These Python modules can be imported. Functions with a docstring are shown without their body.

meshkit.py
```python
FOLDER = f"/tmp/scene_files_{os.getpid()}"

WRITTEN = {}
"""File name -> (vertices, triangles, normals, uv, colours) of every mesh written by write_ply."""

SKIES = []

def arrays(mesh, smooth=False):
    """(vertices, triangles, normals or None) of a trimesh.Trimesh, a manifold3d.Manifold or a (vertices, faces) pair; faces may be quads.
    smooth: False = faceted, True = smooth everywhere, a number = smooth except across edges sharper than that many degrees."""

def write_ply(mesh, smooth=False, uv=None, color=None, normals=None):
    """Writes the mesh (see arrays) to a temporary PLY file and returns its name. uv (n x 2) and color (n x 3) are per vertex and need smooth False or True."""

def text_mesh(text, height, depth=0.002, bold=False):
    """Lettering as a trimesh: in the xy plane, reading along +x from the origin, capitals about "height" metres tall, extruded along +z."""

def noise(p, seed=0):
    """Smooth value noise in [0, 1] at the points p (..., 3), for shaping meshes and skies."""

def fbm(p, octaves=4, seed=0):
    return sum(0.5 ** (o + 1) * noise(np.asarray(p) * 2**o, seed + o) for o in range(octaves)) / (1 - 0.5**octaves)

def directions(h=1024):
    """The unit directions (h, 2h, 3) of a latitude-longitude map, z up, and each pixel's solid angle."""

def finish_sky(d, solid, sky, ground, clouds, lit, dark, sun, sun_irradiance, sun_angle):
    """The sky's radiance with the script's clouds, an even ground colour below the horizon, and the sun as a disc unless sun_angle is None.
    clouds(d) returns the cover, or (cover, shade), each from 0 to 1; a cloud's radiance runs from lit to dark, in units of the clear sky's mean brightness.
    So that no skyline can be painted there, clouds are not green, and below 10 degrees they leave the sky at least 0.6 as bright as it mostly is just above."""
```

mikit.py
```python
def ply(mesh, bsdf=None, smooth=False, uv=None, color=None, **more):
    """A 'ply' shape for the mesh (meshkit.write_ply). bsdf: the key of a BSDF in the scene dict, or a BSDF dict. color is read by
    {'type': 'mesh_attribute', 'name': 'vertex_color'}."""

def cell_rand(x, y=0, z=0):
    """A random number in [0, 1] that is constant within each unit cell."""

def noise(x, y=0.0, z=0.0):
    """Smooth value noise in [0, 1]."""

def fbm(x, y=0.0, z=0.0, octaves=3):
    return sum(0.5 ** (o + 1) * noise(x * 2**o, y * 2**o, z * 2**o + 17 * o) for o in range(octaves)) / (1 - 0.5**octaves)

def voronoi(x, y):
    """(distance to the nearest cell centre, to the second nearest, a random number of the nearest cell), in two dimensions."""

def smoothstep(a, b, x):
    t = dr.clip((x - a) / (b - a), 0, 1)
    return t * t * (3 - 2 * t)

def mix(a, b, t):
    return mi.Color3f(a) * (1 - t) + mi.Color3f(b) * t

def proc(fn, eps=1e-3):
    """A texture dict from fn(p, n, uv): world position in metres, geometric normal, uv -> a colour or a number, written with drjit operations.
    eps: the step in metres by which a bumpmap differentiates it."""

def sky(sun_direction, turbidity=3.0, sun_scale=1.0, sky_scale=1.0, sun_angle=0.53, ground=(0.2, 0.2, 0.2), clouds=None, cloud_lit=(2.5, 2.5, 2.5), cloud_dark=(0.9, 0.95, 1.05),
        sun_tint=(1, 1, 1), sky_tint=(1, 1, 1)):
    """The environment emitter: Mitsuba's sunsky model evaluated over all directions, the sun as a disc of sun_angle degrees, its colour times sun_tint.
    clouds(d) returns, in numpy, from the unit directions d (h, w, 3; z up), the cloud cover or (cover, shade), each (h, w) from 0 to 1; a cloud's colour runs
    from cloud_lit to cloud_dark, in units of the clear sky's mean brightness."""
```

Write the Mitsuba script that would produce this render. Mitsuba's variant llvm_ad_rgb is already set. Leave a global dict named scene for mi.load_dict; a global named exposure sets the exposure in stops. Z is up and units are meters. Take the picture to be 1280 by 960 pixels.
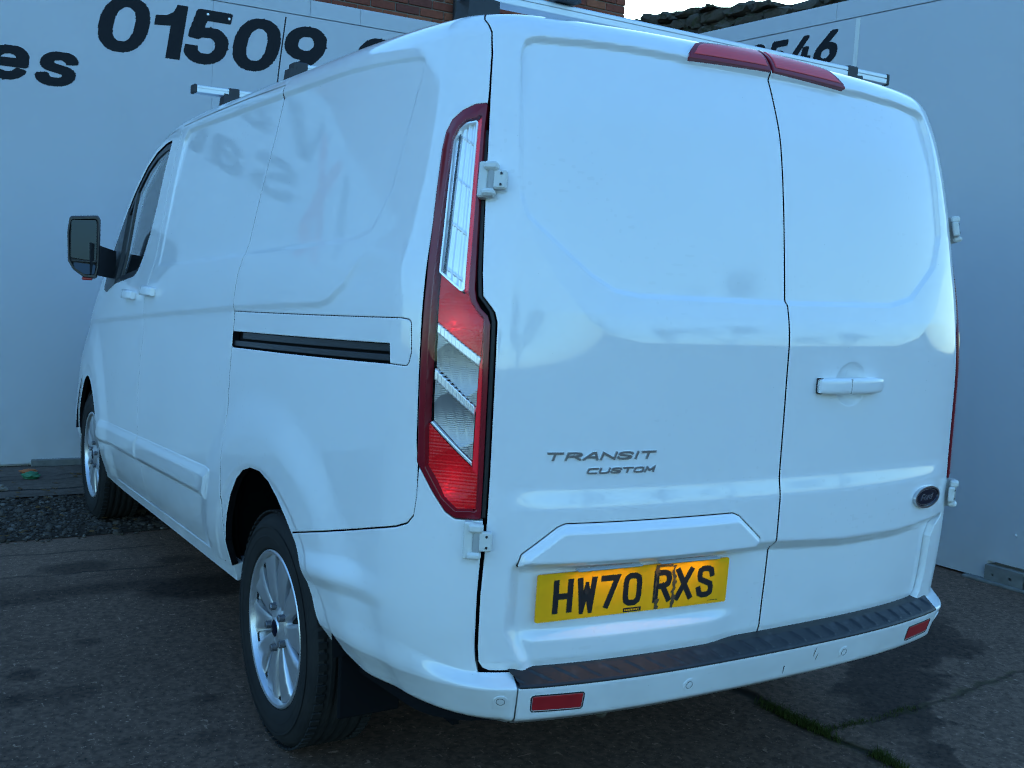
import math, random
import numpy as np, trimesh, shapely, mitsuba as mi, drjit as dr
import mikit, meshkit
from mikit import proc, noise, fbm, smoothstep, mix, voronoi, cell_rand
from scipy.interpolate import PchipInterpolator
from scipy.ndimage import gaussian_filter1d
from scipy.spatial import Delaunay
from shapely.geometry import Polygon, LineString, Point, MultiPolygon
from shapely import affinity

scene, labels = {}, {}
rng = np.random.default_rng(7)
random.seed(7)
T = mi.ScalarTransform4f

# ---------------------------------------------------------------- camera, sky, exposure
CAM = np.array([-1.91100, -1.79579, 1.37408])
FWD = np.array([0.52132491, 0.8472941, -0.10155313])
UPV = np.array([0.00929647, 0.11335809, 0.9935107])
scene['camera'] = {'type': 'perspective', 'fov': 52.2692, 'fov_axis': 'x', 'near_clip': 0.05, 'far_clip': 900.0,
                   'to_world': T().look_at(origin=CAM.tolist(), target=(CAM + FWD).tolist(), up=UPV.tolist())}
SUN = [math.sin(math.radians(44)) * math.cos(math.radians(5)), math.cos(math.radians(44)) * math.cos(math.radians(5)), math.sin(math.radians(5))]
scene['sky'] = mikit.sky(SUN, turbidity=3, sun_scale=0.06, sky_scale=1.0, sky_tint=(0.425, 0.825, 1.41), sun_tint=(1, 0.95, 0.9))
exposure = 4.94

# ---------------------------------------------------------------- materials
def rgb(*c): return {'type': 'rgb', 'value': list(c)}
def mat(name, color, rough=0.5, metal=0.0, spec=0.5, coat=0.0, bump=None, bscale=1.0, two=True):
    b = {'type': 'principled', 'base_color': color if isinstance(color, dict) else rgb(*color), 'roughness': rough, 'metallic': metal, 'specular': spec}
    if coat: b['clearcoat'] = coat; b['clearcoat_gloss'] = 0.95
    if bump is not None: b = {'type': 'bumpmap', 'texture': bump, 'scale': bscale, 'bsdf': b}
    scene[name] = {'type': 'twosided', 'bsdf': b} if two else b
    return name

def paint_col(p, n, uv):
    f = fbm(p.x * 3.1, p.y * 3.1, p.z * 3.1)
    sp = smoothstep(0.80, 0.86, noise(p.x * 90, p.y * 90, p.z * 90)) * smoothstep(0.55, 0.7, fbm(p.x * 5 + 9, p.y * 5, p.z * 5))
    low = smoothstep(0.75, 0.25, p.z) * fbm(p.x * 9, p.y * 9, p.z * 14)
    return mix(mix(mi.Color3f(.80, .81, .82), mi.Color3f(.74, .75, .755), f * 0.5), mi.Color3f(.45, .42, .38), dr.clip(low * 0.50 + sp * 0.10, 0, 1))
scene['m_paint'] = {'type': 'roughplastic', 'distribution': 'ggx', 'alpha': 0.003, 'int_ior': 1.74, 'diffuse_reflectance': proc(paint_col), 'nonlinear': False}
mat('m_paint_matt', (.60, .60, .57), 0.5)
mat('m_black', (.018, .018, .02), 0.55)
mat('m_trim', (.022, .023, .026), 0.35)
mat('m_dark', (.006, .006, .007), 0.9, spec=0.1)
def step_col(p, n, uv):
    return mix(mi.Color3f(.012, .013, .015), mi.Color3f(.040, .040, .043), smoothstep(.55, .85, fbm(p.x * 40, p.y * 40, p.z * 40)) * 0.6)
mat('m_step', proc(step_col), 0.5)
def tyre_col(p, n, uv):
    return mix(mi.Color3f(.008, .008, .0085), mi.Color3f(.020, .018, .016), fbm(p.x * 14, p.y * 14, p.z * 14))
mat('m_tyre', proc(tyre_col), 0.75, spec=0.3)
mat('m_alloy', (.60, .60, .615), 0.30, metal=0.75)
mat('m_alloy_dark', (.10, .10, .11), 0.4, metal=0.5)
mat('m_chrome', (.55, .56, .58), 0.10, metal=1.0)
mat('m_badge', (.40, .41, .43), 0.22, metal=0.85)
mat('m_alu', (.62, .64, .66), 0.38, metal=0.7)
mat('m_navy', (.003, .005, .016), 0.2, spec=0.3)
mat('m_redrefl', (.34, .012, .016), 0.3, coat=0.4)
mat('m_maroon', (.20, .006, .014), 0.16, spec=0.4, coat=0.3)
mat('m_lampred', (.65, .010, .018), 0.16, spec=0.4, coat=0.3)
mat('m_brake', (.62, .035, .045), 0.22, spec=0.5, coat=0.6)
mat('m_silver', (.86, .87, .88), 0.26, metal=0.55)
mat('m_silver_dark', (.36, .36, .37), 0.3, metal=0.6)
mat('m_redprism', (.60, .004, .008), 0.3, spec=0.3)
scene['m_lens'] = {'type': 'thindielectric', 'int_ior': 1.28}
scene['m_lens_red'] = {'type': 'thindielectric', 'int_ior': 1.45, 'specular_transmittance': rgb(.62, .02, .03)}
scene['m_glass'] = {'type': 'thindielectric', 'int_ior': 1.5, 'specular_transmittance': rgb(.72, .78, .78)}
scene['m_mirror'] = {'type': 'twosided', 'bsdf': {'type': 'roughconductor', 'alpha': 0.02, 'specular_reflectance': rgb(.022, .030, .045)}}
def plate_col(p, n, uv):
    f = fbm(p.x * 30, p.y * 30, p.z * 30)
    return mix(mi.Color3f(.90, .42, .010), mi.Color3f(.80, .37, .010), f)
mat('m_plate', proc(plate_col), 0.45, spec=0.1)
mat('m_ink', (.012, .013, .016), 0.4)
mat('m_tape', (.075, .05, .022), 0.7)
mat('m_yellow', (.75, .60, .05), 0.5)
mat('m_grey_plastic', (.34, .34, .33), 0.5)

def wall_col(p, n, uv):
    f = fbm(p.x * 1.3, p.y * 1.3, p.z * 1.3)
    s = fbm(p.x * 30, p.y * 30, p.z * 2.5)
    g = smoothstep(0.5, 0.02, p.z) * fbm(p.x * 7, p.y * 7, p.z * 4)
    return mix(mix(mi.Color3f(.47, .485, .51), mi.Color3f(.43, .445, .47), f), mi.Color3f(.36, .35, .33), dr.clip(g * 0.6 + .10 * fbm(p.x * 14, p.y * 14, p.z * 1.1) * smoothstep(.45, .7, fbm(p.x * 2.1 + 4, p.y * 2.1, p.z * .5)), 0, 1))
mat('m_wall', proc(wall_col), 0.42, spec=0.4)
mat('m_letter', (.008, .009, .012), 0.6, spec=0.2)
mat('m_letter_red', (.42, .02, .03), 0.4)
def brick_var(c, k):
    def fn(p, n, uv):
        f = fbm(p.x * 45 + k, p.y * 45, p.z * 45); g = fbm(p.x * 9 + k, p.y * 9, p.z * 9)
        return mix(mi.Color3f(*c), mi.Color3f(c[0] * .45, c[1] * .5, c[2] * .55), dr.clip(f * 0.6 + g * .4 - .1, 0, 1))
    return fn
for i, c in enumerate([(.30, .085, .05), (.25, .07, .045), (.34, .11, .06), (.19, .06, .045)]):
    mat('m_brick%d' % i, proc(brick_var(c, i * 7.3)), 0.9, spec=0.2)
mat('m_mortar', (.20, .17, .14), 0.95, spec=0.1)
def farbrick(p, n, uv):
    row = dr.floor(p.z / .075); a = (p.x + p.y) / .225 + 0.5 * (row - 2 * dr.floor(row / 2))
    r = cell_rand(dr.floor(a), row)
    m = dr.maximum(smoothstep(.86, .92, p.z / .075 - row), smoothstep(.95, .97, a - dr.floor(a)))
    return mix(mix(mi.Color3f(.30, .085, .05), mi.Color3f(.18, .06, .045), r), mi.Color3f(.2, .17, .14), m)
mat('m_farbrick', proc(farbrick), 0.9, spec=0.2)
def stone_col(p, n, uv):
    f = fbm(p.x * 6, p.y * 6, p.z * 6, 4); g = fbm(p.x * 25, p.y * 25, p.z * 25)
    return mix(mix(mi.Color3f(.05, .042, .036), mi.Color3f(.11, .095, .075), f), mi.Color3f(.035, .042, .016), smoothstep(.5, .75, g) * .7)
mat('m_stone', proc(stone_col), 0.95, spec=0.1)
def block_col(p, n, uv):
    f = fbm(p.x * 30, p.y * 30, p.z * 30)
    return mix(mi.Color3f(.20, .20, .19), mi.Color3f(.10, .095, .085), f)
mat('m_block', proc(block_col), 0.9, spec=0.2)
def leaf_mat(name, c):
    scene[name] = {'type': 'principledthin', 'base_color': rgb(*c), 'roughness': 0.6, 'diff_trans': 0.6, 'spec_trans': 0.0}
leaf_mat('m_grass', (.050, .062, .016)); leaf_mat('m_leaf', (.05, .065, .03)); leaf_mat('m_deadleaf', (.16, .09, .04))
mat('m_bark', (.09, .075, .06), 0.95, spec=0.1)
mat('m_green', (.03, .15, .07), 0.6)
mat('m_orange_litter', (.35, .10, .03), 0.7)
for i, c in enumerate([(.065, .052, .043), (.04, .031, .026), (.12, .10, .085), (.055, .041, .03)]):
    mat('m_pebble%d' % i, c, 0.9, spec=0.2)

# ---- ground: old tarmac and concrete, worn, with damp patches that have a shape of their own
def ell(p, x, y, a, b, soft=.35, wob=0.5):
    w = (fbm(p.x * 9, p.y * 9, 3.0) - .5) * wob
    d = dr.sqrt(dr.square((p.x - x) / a) + dr.square((p.y - y) / b)) + w
    return smoothstep(1 + soft, 1 - soft, d)
def ground_marks(p):
    w = (fbm(p.x * 5, p.y * 5) - .5)
    m = ell(p, -.72, 2.56, .27, .17, .3) * .95
    m = dr.maximum(m, ell(p, -1.12, 2.68, .40, .07, .5) * .7)
    m = dr.maximum(m, ell(p, -1.65, 2.62, .45, .06, .5) * .7)
    m = dr.maximum(m, ell(p, -1.16, 3.03, .16, .09, .4) * .8)
    m = dr.maximum(m, ell(p, -.72, 3.0, .10, .07, .4) * .6)
    for (x, y, a, b, k) in ((-1.26, 2.05, .045, .04, .7), (-1.50, 1.82, .05, .05, .8), (-1.55, 1.62, .06, .06, .8), (-1.40, 1.60, .11, .07, .55), (-1.03, 1.39, .05, .035, .7), (-1.08, 1.12, .07, .04, .45), (-1.3, 1.18, .05, .03, .4)):
        m = dr.maximum(m, ell(p, x, y, a, b, .5) * k)
    # dark tarmac patch on the right, two arms
    q = smoothstep(.17, .11, dr.abs((p.y - .62) - .62 * (p.x - 1.35) + w * .40 + (fbm(p.x * 22, p.y * 22) - .5) * .12) - .08) * smoothstep(.75, .95, p.x + w * .4) * smoothstep(2.15, 1.8, p.x + w * .3)
    return m, q
def crack_d(p):
    w = (fbm(p.x * 6, p.y * 6, 5.0) - .5) * .09; w2 = (fbm(p.x * 7, p.y * 7, 9.0) - .5) * .08
    c1 = dr.abs(p.x - .63 - w) + smoothstep(1.1, 1.6, p.y) * .1
    c2 = dr.abs(p.y - .36 - .05 * smoothstep(1.2, 1.8, p.x) - w2) + smoothstep(.62, .55, p.x) * 1.0
    return c1, c2
def ground_col(p, n, uv):
    f = fbm(p.x * 1.7, p.y * 1.7, 0, 4); g = fbm(p.x * 75, p.y * 75, 0, 2); h = noise(p.x * 190, p.y * 190)
    h2 = noise(p.x * 75 + 31, p.y * 75)
    base = mix(mi.Color3f(.072, .060, .050), mi.Color3f(.112, .096, .082), f)
    base = base * (0.50 + 1.0 * g)
    slab = smoothstep(.62, .66, p.x) * smoothstep(2.2, 1.9, p.y) 
    base = mix(base, mi.Color3f(.135, .118, .100) * (0.50 + 1.0 * g), slab * .6)
    far = smoothstep(2.75, 2.95, p.y + (f - .5) * .4)
    base = mix(base, mi.Color3f(.150, .132, .115) * (0.7 + 0.55 * g), far * .55)
    base = mix(base, mi.Color3f(.34, .31, .27), smoothstep(.88, .94, h) * .35 + smoothstep(.90, .95, h2) * .5)
    base = base * (1 - .55 * smoothstep(.12, .04, h))
    m, q = ground_marks(p)
    base = base * (1 - .68 * m); base = base * (1 - .58 * q)
    c1, c2 = crack_d(p)
    k = dr.maximum(smoothstep(.030, .006, c1), smoothstep(.014, .004, c2) * .5)
    base = mix(base, mi.Color3f(.016, .014, .010), k)
    moss = dr.maximum(smoothstep(.06, .02, c1) * smoothstep(.75, .45, p.y), smoothstep(.035, .01, c2)) * smoothstep(.45, .6, fbm(p.x * 40, p.y * 40))
    base = mix(base, mi.Color3f(.035, .05, .012), moss * .35)
    for (y0, s) in ((3.30, -.06), (2.94, -.05)):
        ln = dr.abs(p.y - y0 - s * (p.x + 1.2) - (fbm(p.x * 8, 2.0 + y0) - .5) * .05)
        base = base * (1 - .5 * smoothstep(.016, .004, ln) * smoothstep(.35, .6, fbm(p.x * 3, y0)))
    return base * mi.Color3f(1.06, .71, .56)
def ground_bump(p, n, uv):
    c1, c2 = crack_d(p)
    return noise(p.x * 190, p.y * 190) * .0016 + fbm(p.x * 60, p.y * 60) * .003 - smoothstep(.03, .0, c1) * .008 - smoothstep(.015, 0, c2) * .005
mat('m_ground', proc(ground_col), 0.85, spec=0.25, bump=proc(ground_bump, 2e-3), bscale=1.0)
def gravelbed_col(p, n, uv):
    g = fbm(p.x * 50, p.y * 50); f = fbm(p.x * 4, p.y * 4)
    return mix(mi.Color3f(.022, .015, .011), mi.Color3f(.060, .043, .032), g) * (0.6 + .7 * f)
mat('m_gravelbed', proc(gravelbed_col), 0.95, spec=0.1, bump=proc(lambda p, n, uv: fbm(p.x * 50, p.y * 50) * .012, 3e-3))
def strip_col(p, n, uv):
    g = fbm(p.x * 45, p.y * 45); f = fbm(p.x * 3, p.y * 9)
    c = mix(mi.Color3f(.065, .046, .036), mi.Color3f(.115, .084, .066), f) * (0.7 + .6 * g)
    for (y0, s) in ((4.72, .03), (4.95, -.03), (5.12, .02)):
        ln = dr.abs(p.y - y0 - s * p.x - (fbm(p.x * 5, y0) - .5) * .10)
        c = c * (1 - .7 * smoothstep(.03, .006, ln) * smoothstep(.3, .55, fbm(p.x * 2.3, y0 * 3)))
    return c
mat('m_strip', proc(strip_col), 0.9, spec=0.2)

# ---------------------------------------------------------------- helpers
def put(key, mesh, bsdf, smooth=False, normals=None, uv=None):
    k, n = key, 0
    while k in scene:
        n += 1; k = '%s_%03d' % (key, n)
    if normals is not None:
        path = meshkit.write_ply(mesh, normals=normals, uv=uv)
        scene[k] = {'type': 'ply', 'filename': path, 'face_normals': False, 'bsdf': {'type': 'ref', 'id': bsdf}}
    else:
        scene[k] = mikit.ply(mesh, bsdf, smooth=smooth)
    return k
def free(key):
    k, n = key, 0
    while k in labels or k in scene: n += 1; k = '%s_%03d' % (key, n)
    return k
def cat(ms): return trimesh.util.concatenate(ms)
def box(c, s, rz=0.0, bevel=0.0):
    c = np.asarray(c, float); s = np.asarray(s, float)
    if bevel:
        h = s / 2; pts = []
        for sx in (-1, 1):
            for sy in (-1, 1):
                for sz in (-1, 1):
                    for ax in range(3):
                        q = h - bevel; q[ax] = h[ax]; pts.append(q * [sx, sy, sz])
        m = trimesh.convex.convex_hull(np.array(pts))
    else: m = trimesh.creation.box(extents=s)
    if rz: m.apply_transform(trimesh.transformations.rotation_matrix(rz, [0, 0, 1]))
    m.apply_translation(c); return m
def frame_mesh(m, o, ex, ey, ez):
    M = np.eye(4); M[:3, 0] = ex; M[:3, 1] = ey; M[:3, 2] = ez; M[:3, 3] = o
    m = m.copy(); m.apply_transform(M)
    if np.linalg.det(M[:3, :3]) < 0: m.invert()
    return m
def extrude(poly, h):
    ps = list(poly.geoms) if hasattr(poly, 'geoms') else [poly]
    return cat([trimesh.creation.extrude_polygon(g, h, engine='earcut') for g in ps if g.area > 1e-9])
def lathe_x(profile, n=96):
    """revolve (r, x) points about the x axis (axis through origin)"""
    pr = np.array(profile, float); a = np.linspace(0, 2 * np.pi, n, endpoint=False)
    V = np.stack([np.repeat(pr[:, 1][:, None], n, 1), pr[:, 0][:, None] * np.cos(a), pr[:, 0][:, None] * np.sin(a)], -1).reshape(-1, 3)
    F = []
    for i in range(len(pr) - 1):
        j = np.arange(n); k = (j + 1) % n
        F.append(np.stack([i * n + j, i * n + k, (i + 1) * n + k, (i + 1) * n + j], 1))
    return trimesh.Trimesh(V, np.vstack([np.vstack(F)[:, [0, 1, 2]], np.vstack(F)[:, [0, 2, 3]]]), process=False)
def tube(pts, r, n=10):
    pts = np.array(pts, float); ms = []
    for a, b in zip(pts[:-1], pts[1:]):
        ms.append(trimesh.creation.cylinder(radius=r, segment=[a, b], sections=n))
    return cat(ms)

# stroke alphabet (unit box), for the plate and the badge
ALPHA = {
 'H': [[(0, 0), (0, 1)], [(1, 0), (1, 1)], [(0, .5), (1, .5)]],
 'W': [[(0, 1), (.2, 0), (.5, .72), (.8, 0), (1, 1)]],
 '7': [[(0, 1), (1, 1), (.32, 0)]],
 '0': [[(.3, 0), (.7, 0), (.93, .08), (1, .25), (1, .75), (.93, .92), (.7, 1), (.3, 1), (.07, .92), (0, .75), (0, .25), (.07, .08), (.3, 0)]],
 'R': [[(0, 0), (0, 1), (.65, 1), (.92, .93), (1, .76), (.92, .58), (.65, .5), (0, .5)], [(.5, .5), (1, 0)]],
 'X': [[(0, 0), (1, 1)], [(0, 1), (1, 0)]],
 'S': [[(1, .78), (.92, .94), (.7, 1), (.3, 1), (.06, .92), (.02, .74), (.1, .6), (.9, .40), (.98, .26), (.94, .08), (.7, 0), (.3, 0), (.08, .06), (0, .22)]],
 'T': [[(0, 1), (1, 1)], [(.5, 1), (.5, 0)]],
 'A': [[(0, 0), (.5, 1), (.7, 1), (1, 0)], [(.2, .32), (.9, .32)]],
 'N': [[(0, 0), (0, 1), (1, 0), (1, 1)]],
 'I': [[(.5, 0), (.5, 1)]],
 'C': [[(1, 1), (.2, 1), (.04, .9), (0, .7), (0, .3), (.04, .1), (.2, 0), (1, 0)]],
 'U': [[(0, 1), (0, .3), (.06, .08), (.25, 0), (.75, 0), (.94, .08), (1, .3), (1, 1)]],
 'O': [[(.25, 0), (.75, 0), (.95, .08), (1, .3), (1, .7), (.95, .92), (.75, 1), (.25, 1), (.05, .92), (0, .7), (0, .3), (.05, .08), (.25, 0)]],
 'M': [[(0, 0), (.05, 1), (.5, .25), (.95, 1), (1, 0)]],
}
def stroke_char(ch, x, y, w, h, t, cap=3, shear=0.0):
    g = [LineString([(x + t / 2 + px * (w - t) + shear * (py * h), y + t / 2 + py * (h - t)) for px, py in s]).buffer(t / 2, cap_style=cap, join_style=2, mitre_limit=2.0) for s in ALPHA[ch]]
    return shapely.union_all(g)
_gl = {}
def glyph(ch):
    """outline of a heavy grotesque letter, from the lettering helper, as a polygon"""
    if ch not in _gl:
        m = meshkit.text_mesh(ch, 1.0, 0.1, bold=True)
        top = m.triangles[m.face_normals[:, 2] > .9]
        _gl[ch] = shapely.union_all([Polygon(t[:, :2]) for t in top]).buffer(0.026, join_style=2, mitre_limit=1.6).simplify(.003)
        if ch == '1': _gl[ch] = Polygon([(.42, 0), (.74, 0), (.74, 1), (.50, 1), (.44, .86), (.30, .78), (.06, .755), (.06, .575), (.42, .60)])
    return _gl[ch]
def fit_glyph(ch, x0, x1, z0, z1, slant=0.18):
    g = affinity.skew(glyph(ch), xs=math.degrees(math.atan(slant)), origin=(0, 0))
    a, b, c, d = g.bounds
    g = affinity.translate(g, -a, -b); g = affinity.scale(g, (x1 - x0) / (c - a), (z1 - z0) / (d - b), origin=(0, 0))
    return affinity.translate(g, x0, z0)

# ================================================================ SETTING
def sheet(key, x0, x1, y0, y1, z, m, nx=1, ny=1):
    X, Y = np.meshgrid(np.linspace(x0, x1, nx + 1), np.linspace(y0, y1, ny + 1))
    V = np.stack([X, Y, np.full_like(X, z)], -1).reshape(-1, 3); i = np.arange(nx); F = []
    for j in range(ny):
        a = j * (nx + 1) + i; F.append(np.stack([a, a + 1, a + nx + 2, a + nx + 1], 1))
    k = put(key, (V, np.vstack(F)), m); return k
def structure(key, label=None): labels[key] = {'kind': 'structure', 'label': label or key.replace('_', ' ')}
structure(sheet('ground', -250, 250, -250, 250, 0.0, 'm_ground'), 'worn dark tarmac yard with damp stains')
structure(sheet('gravel_bed', -14, 2.4, 3.56, 4.52, 0.004, 'm_gravelbed'), 'dark gravelly strip between the concrete edges')
# broken concrete edge strip by the front wall
structure(sheet('concrete_strip', -14, 2.5, 4.50, 5.5, 0.012, 'm_strip'), 'dirty concrete strip at the foot of the white wall')

# gravel stones: far too many to count
def gravel():
    ico = trimesh.creation.icosphere(subdivisions=1, radius=1.0)
    groups = [[] for _ in range(4)]
    n = 9000
    for i in range(n):
        x = rng.uniform(-2.3, 1.2); y = rng.uniform(3.50, 4.55)
        if abs(y - 4.02) > .44 + rng.normal(0, .05): continue
        s = rng.choice([.006, .009, .013, .020], p=[.52, .34, .12, .02]) * rng.uniform(.7, 1.3)
        v = ico.vertices * (s * np.array([rng.uniform(.8, 1.4), rng.uniform(.7, 1.2), rng.uniform(.45, .8)])) * (1 + .25 * (rng.random((len(ico.vertices), 1)) - .5))
        a = rng.uniform(0, 6.28); R = np.array([[math.cos(a), -math.sin(a), 0], [math.sin(a), math.cos(a), 0], [0, 0, 1]])
        groups[rng.choice(4, p=[.42, .30, .10, .18])].append((v @ R.T + [x, y, .004 + s * .25], ico.faces))
    for k, g in enumerate(groups):
        off = 0; V = []; F = []
        for v, f in g: V.append(v); F.append(f + off); off += len(v)
        key = 'gravel__stones' if k == 0 else 'gravel__stones_%03d' % k
        scene[key] = mikit.ply((np.vstack(V), np.vstack(F)), 'm_pebble%d' % k)
    labels['gravel'] = {'label': 'loose dark gravel stones in the strip before the white wall', 'category': 'gravel', 'kind': 'stuff'}
gravel()
def leaf_card(x, y, z, L, W, a, mt, tilt=.2):
    t = np.linspace(0, 1, 6); w = W * np.sin(np.pi * t) ** .8 / 2
    curl = .25 * L * (t - .5) ** 2 * 4 * tilt
    V = np.vstack([np.stack([t * L - L / 2, -w, curl], 1), np.stack([t * L - L / 2, w, curl + .1 * W], 1)])
    F = [[i, i + 1, 7 + i, 6 + i] for i in range(5)]
    R = np.array([[math.cos(a), -math.sin(a), 0], [math.sin(a), math.cos(a), 0], [0, 0, 1]])
    return (V @ R.T + [x, y, z], np.array(F))
def leaves(key, n, area, mt, label):
    V = []; F = []; off = 0
    for i in range(n):
        x = rng.uniform(*area[0]); y = rng.uniform(*area[1]); v, f = leaf_card(x, y, .016 + rng.uniform(0, .01), rng.uniform(.02, .05), rng.uniform(.012, .03), rng.uniform(0, 6.28), mt, rng.uniform(.1, .6))
        V.append(v); F.append(f + off); off += len(v)
    k = put(key, (np.vstack(V), np.vstack(F)), mt); labels[k] = {'label': label, 'category': 'leaf litter', 'kind': 'stuff'}
leaves('dead_leaves', 240, ((-2.3, .9), (3.58, 5.35)), 'm_deadleaf', 'brown dead leaves scattered on the gravel and concrete strip')

# litter on the strip
def crumple(c, s, mt, key, label, category):
    m = trimesh.creation.icosphere(subdivisions=2, radius=1.0); v = m.vertices * (1 + .7 * (meshkit.noise(m.vertices * 2.3 + c[0] * 9, 3)[:, None] - .5)) * s
    k = put(key, trimesh.Trimesh(v + c, m.faces, process=False), mt); labels[k] = {'label': label, 'category': category}
crumple(np.array([-1.105, 5.02, .03]), np.array([.05, .045, .022]), 'm_green', 'litter', 'crumpled green plastic scrap on the concrete strip', 'litter')
crumple(np.array([-1.10, 5.19, .025]), np.array([.05, .03, .012]), 'm_orange_litter', 'litter', 'flat rusty orange scrap of litter near the white wall', 'litter')
crumple(np.array([-1.33, 4.72, .025]), np.array([.07, .04, .022]), 'm_mortar', 'stone', 'flat brown lump of stone at the left on the concrete strip', 'stone')

# grass in the crack
def grass():
    V = []; F = []; off = 0
    def blade(x, y, h, w):
        nonlocal off
        a = rng.uniform(0, 6.28); d = np.array([math.cos(a), math.sin(a), 0]); s = np.array([-d[1], d[0], 0]); lean = rng.uniform(.2, .9)
        P = [np.array([x, y, 0]) + d * (lean * h * t * t) + np.array([0, 0, h * t * (1 - .25 * lean * t)]) for t in (0, .5, 1)]
        v = [P[0] - s * w, P[0] + s * w, P[1] + s * w * .7, P[1] - s * w * .7, P[2]]
        V.extend(v); F.extend([[off, off + 1, off + 2], [off, off + 2, off + 3], [off + 3, off + 2, off + 4]]); off += 5
    for i in range(2900):
        y = rng.beta(2.4, 2.2) * .70 - .05
        x = .63 + rng.normal(0, .014) + .02 * math.sin(y * 9)
        if meshkit.noise(np.array([x * 9, y * 9, 0.]), 2) < .33: continue
        blade(x, y, rng.uniform(.008, .034), rng.uniform(.0006, .0016))
    for i in range(420):
        x = rng.uniform(.65, 1.15); y = .36 + rng.normal(0, .009)
        if meshkit.noise(np.array([x * 7, y * 7, 4.]), 5) < .5: continue
        blade(x, y, rng.uniform(.005, .020), rng.uniform(.0006, .0013))
    k = put('grass', trimesh.Trimesh(np.array(V), np.array(F), process=False), 'm_grass')
    labels[k] = {'label': 'short green grass growing along the crack behind the van', 'category': 'grass', 'kind': 'stuff'}
grass()

# ---- the white hoarding walls
class Wall:
    def __init__(s, o, ang):
        s.o = np.array([o[0], o[1], 0.0]); s.d = np.array([math.cos(ang), math.sin(ang), 0.0]); s.n = np.array([math.sin(ang), -math.cos(ang), 0.0])  # n: faces the yard for d to the right
        s.Z = np.array([0, 0, 1.0])
    def slab(s, a0, a1, z0, z1, front, thick, bevel=.003):
        m = box([0, 0, 0], [a1 - a0, thick, z1 - z0], bevel=bevel)
        return frame_mesh(m, s.o + s.d * (a0 + a1) / 2 + s.n * (front - thick / 2) + s.Z * (z0 + z1) / 2, s.d, -s.n, s.Z)
    def flat(s, poly, front, thick):
        m = extrude(poly, thick)   # polygon in (a, z); extruded towards the yard
        return frame_mesh(m, s.o + s.n * front, s.d, s.Z, s.n)
    def at(s, a, z, f=0): return s.o + s.d * a + s.Z * z + s.n * f
FA = -0.03522491
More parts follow.
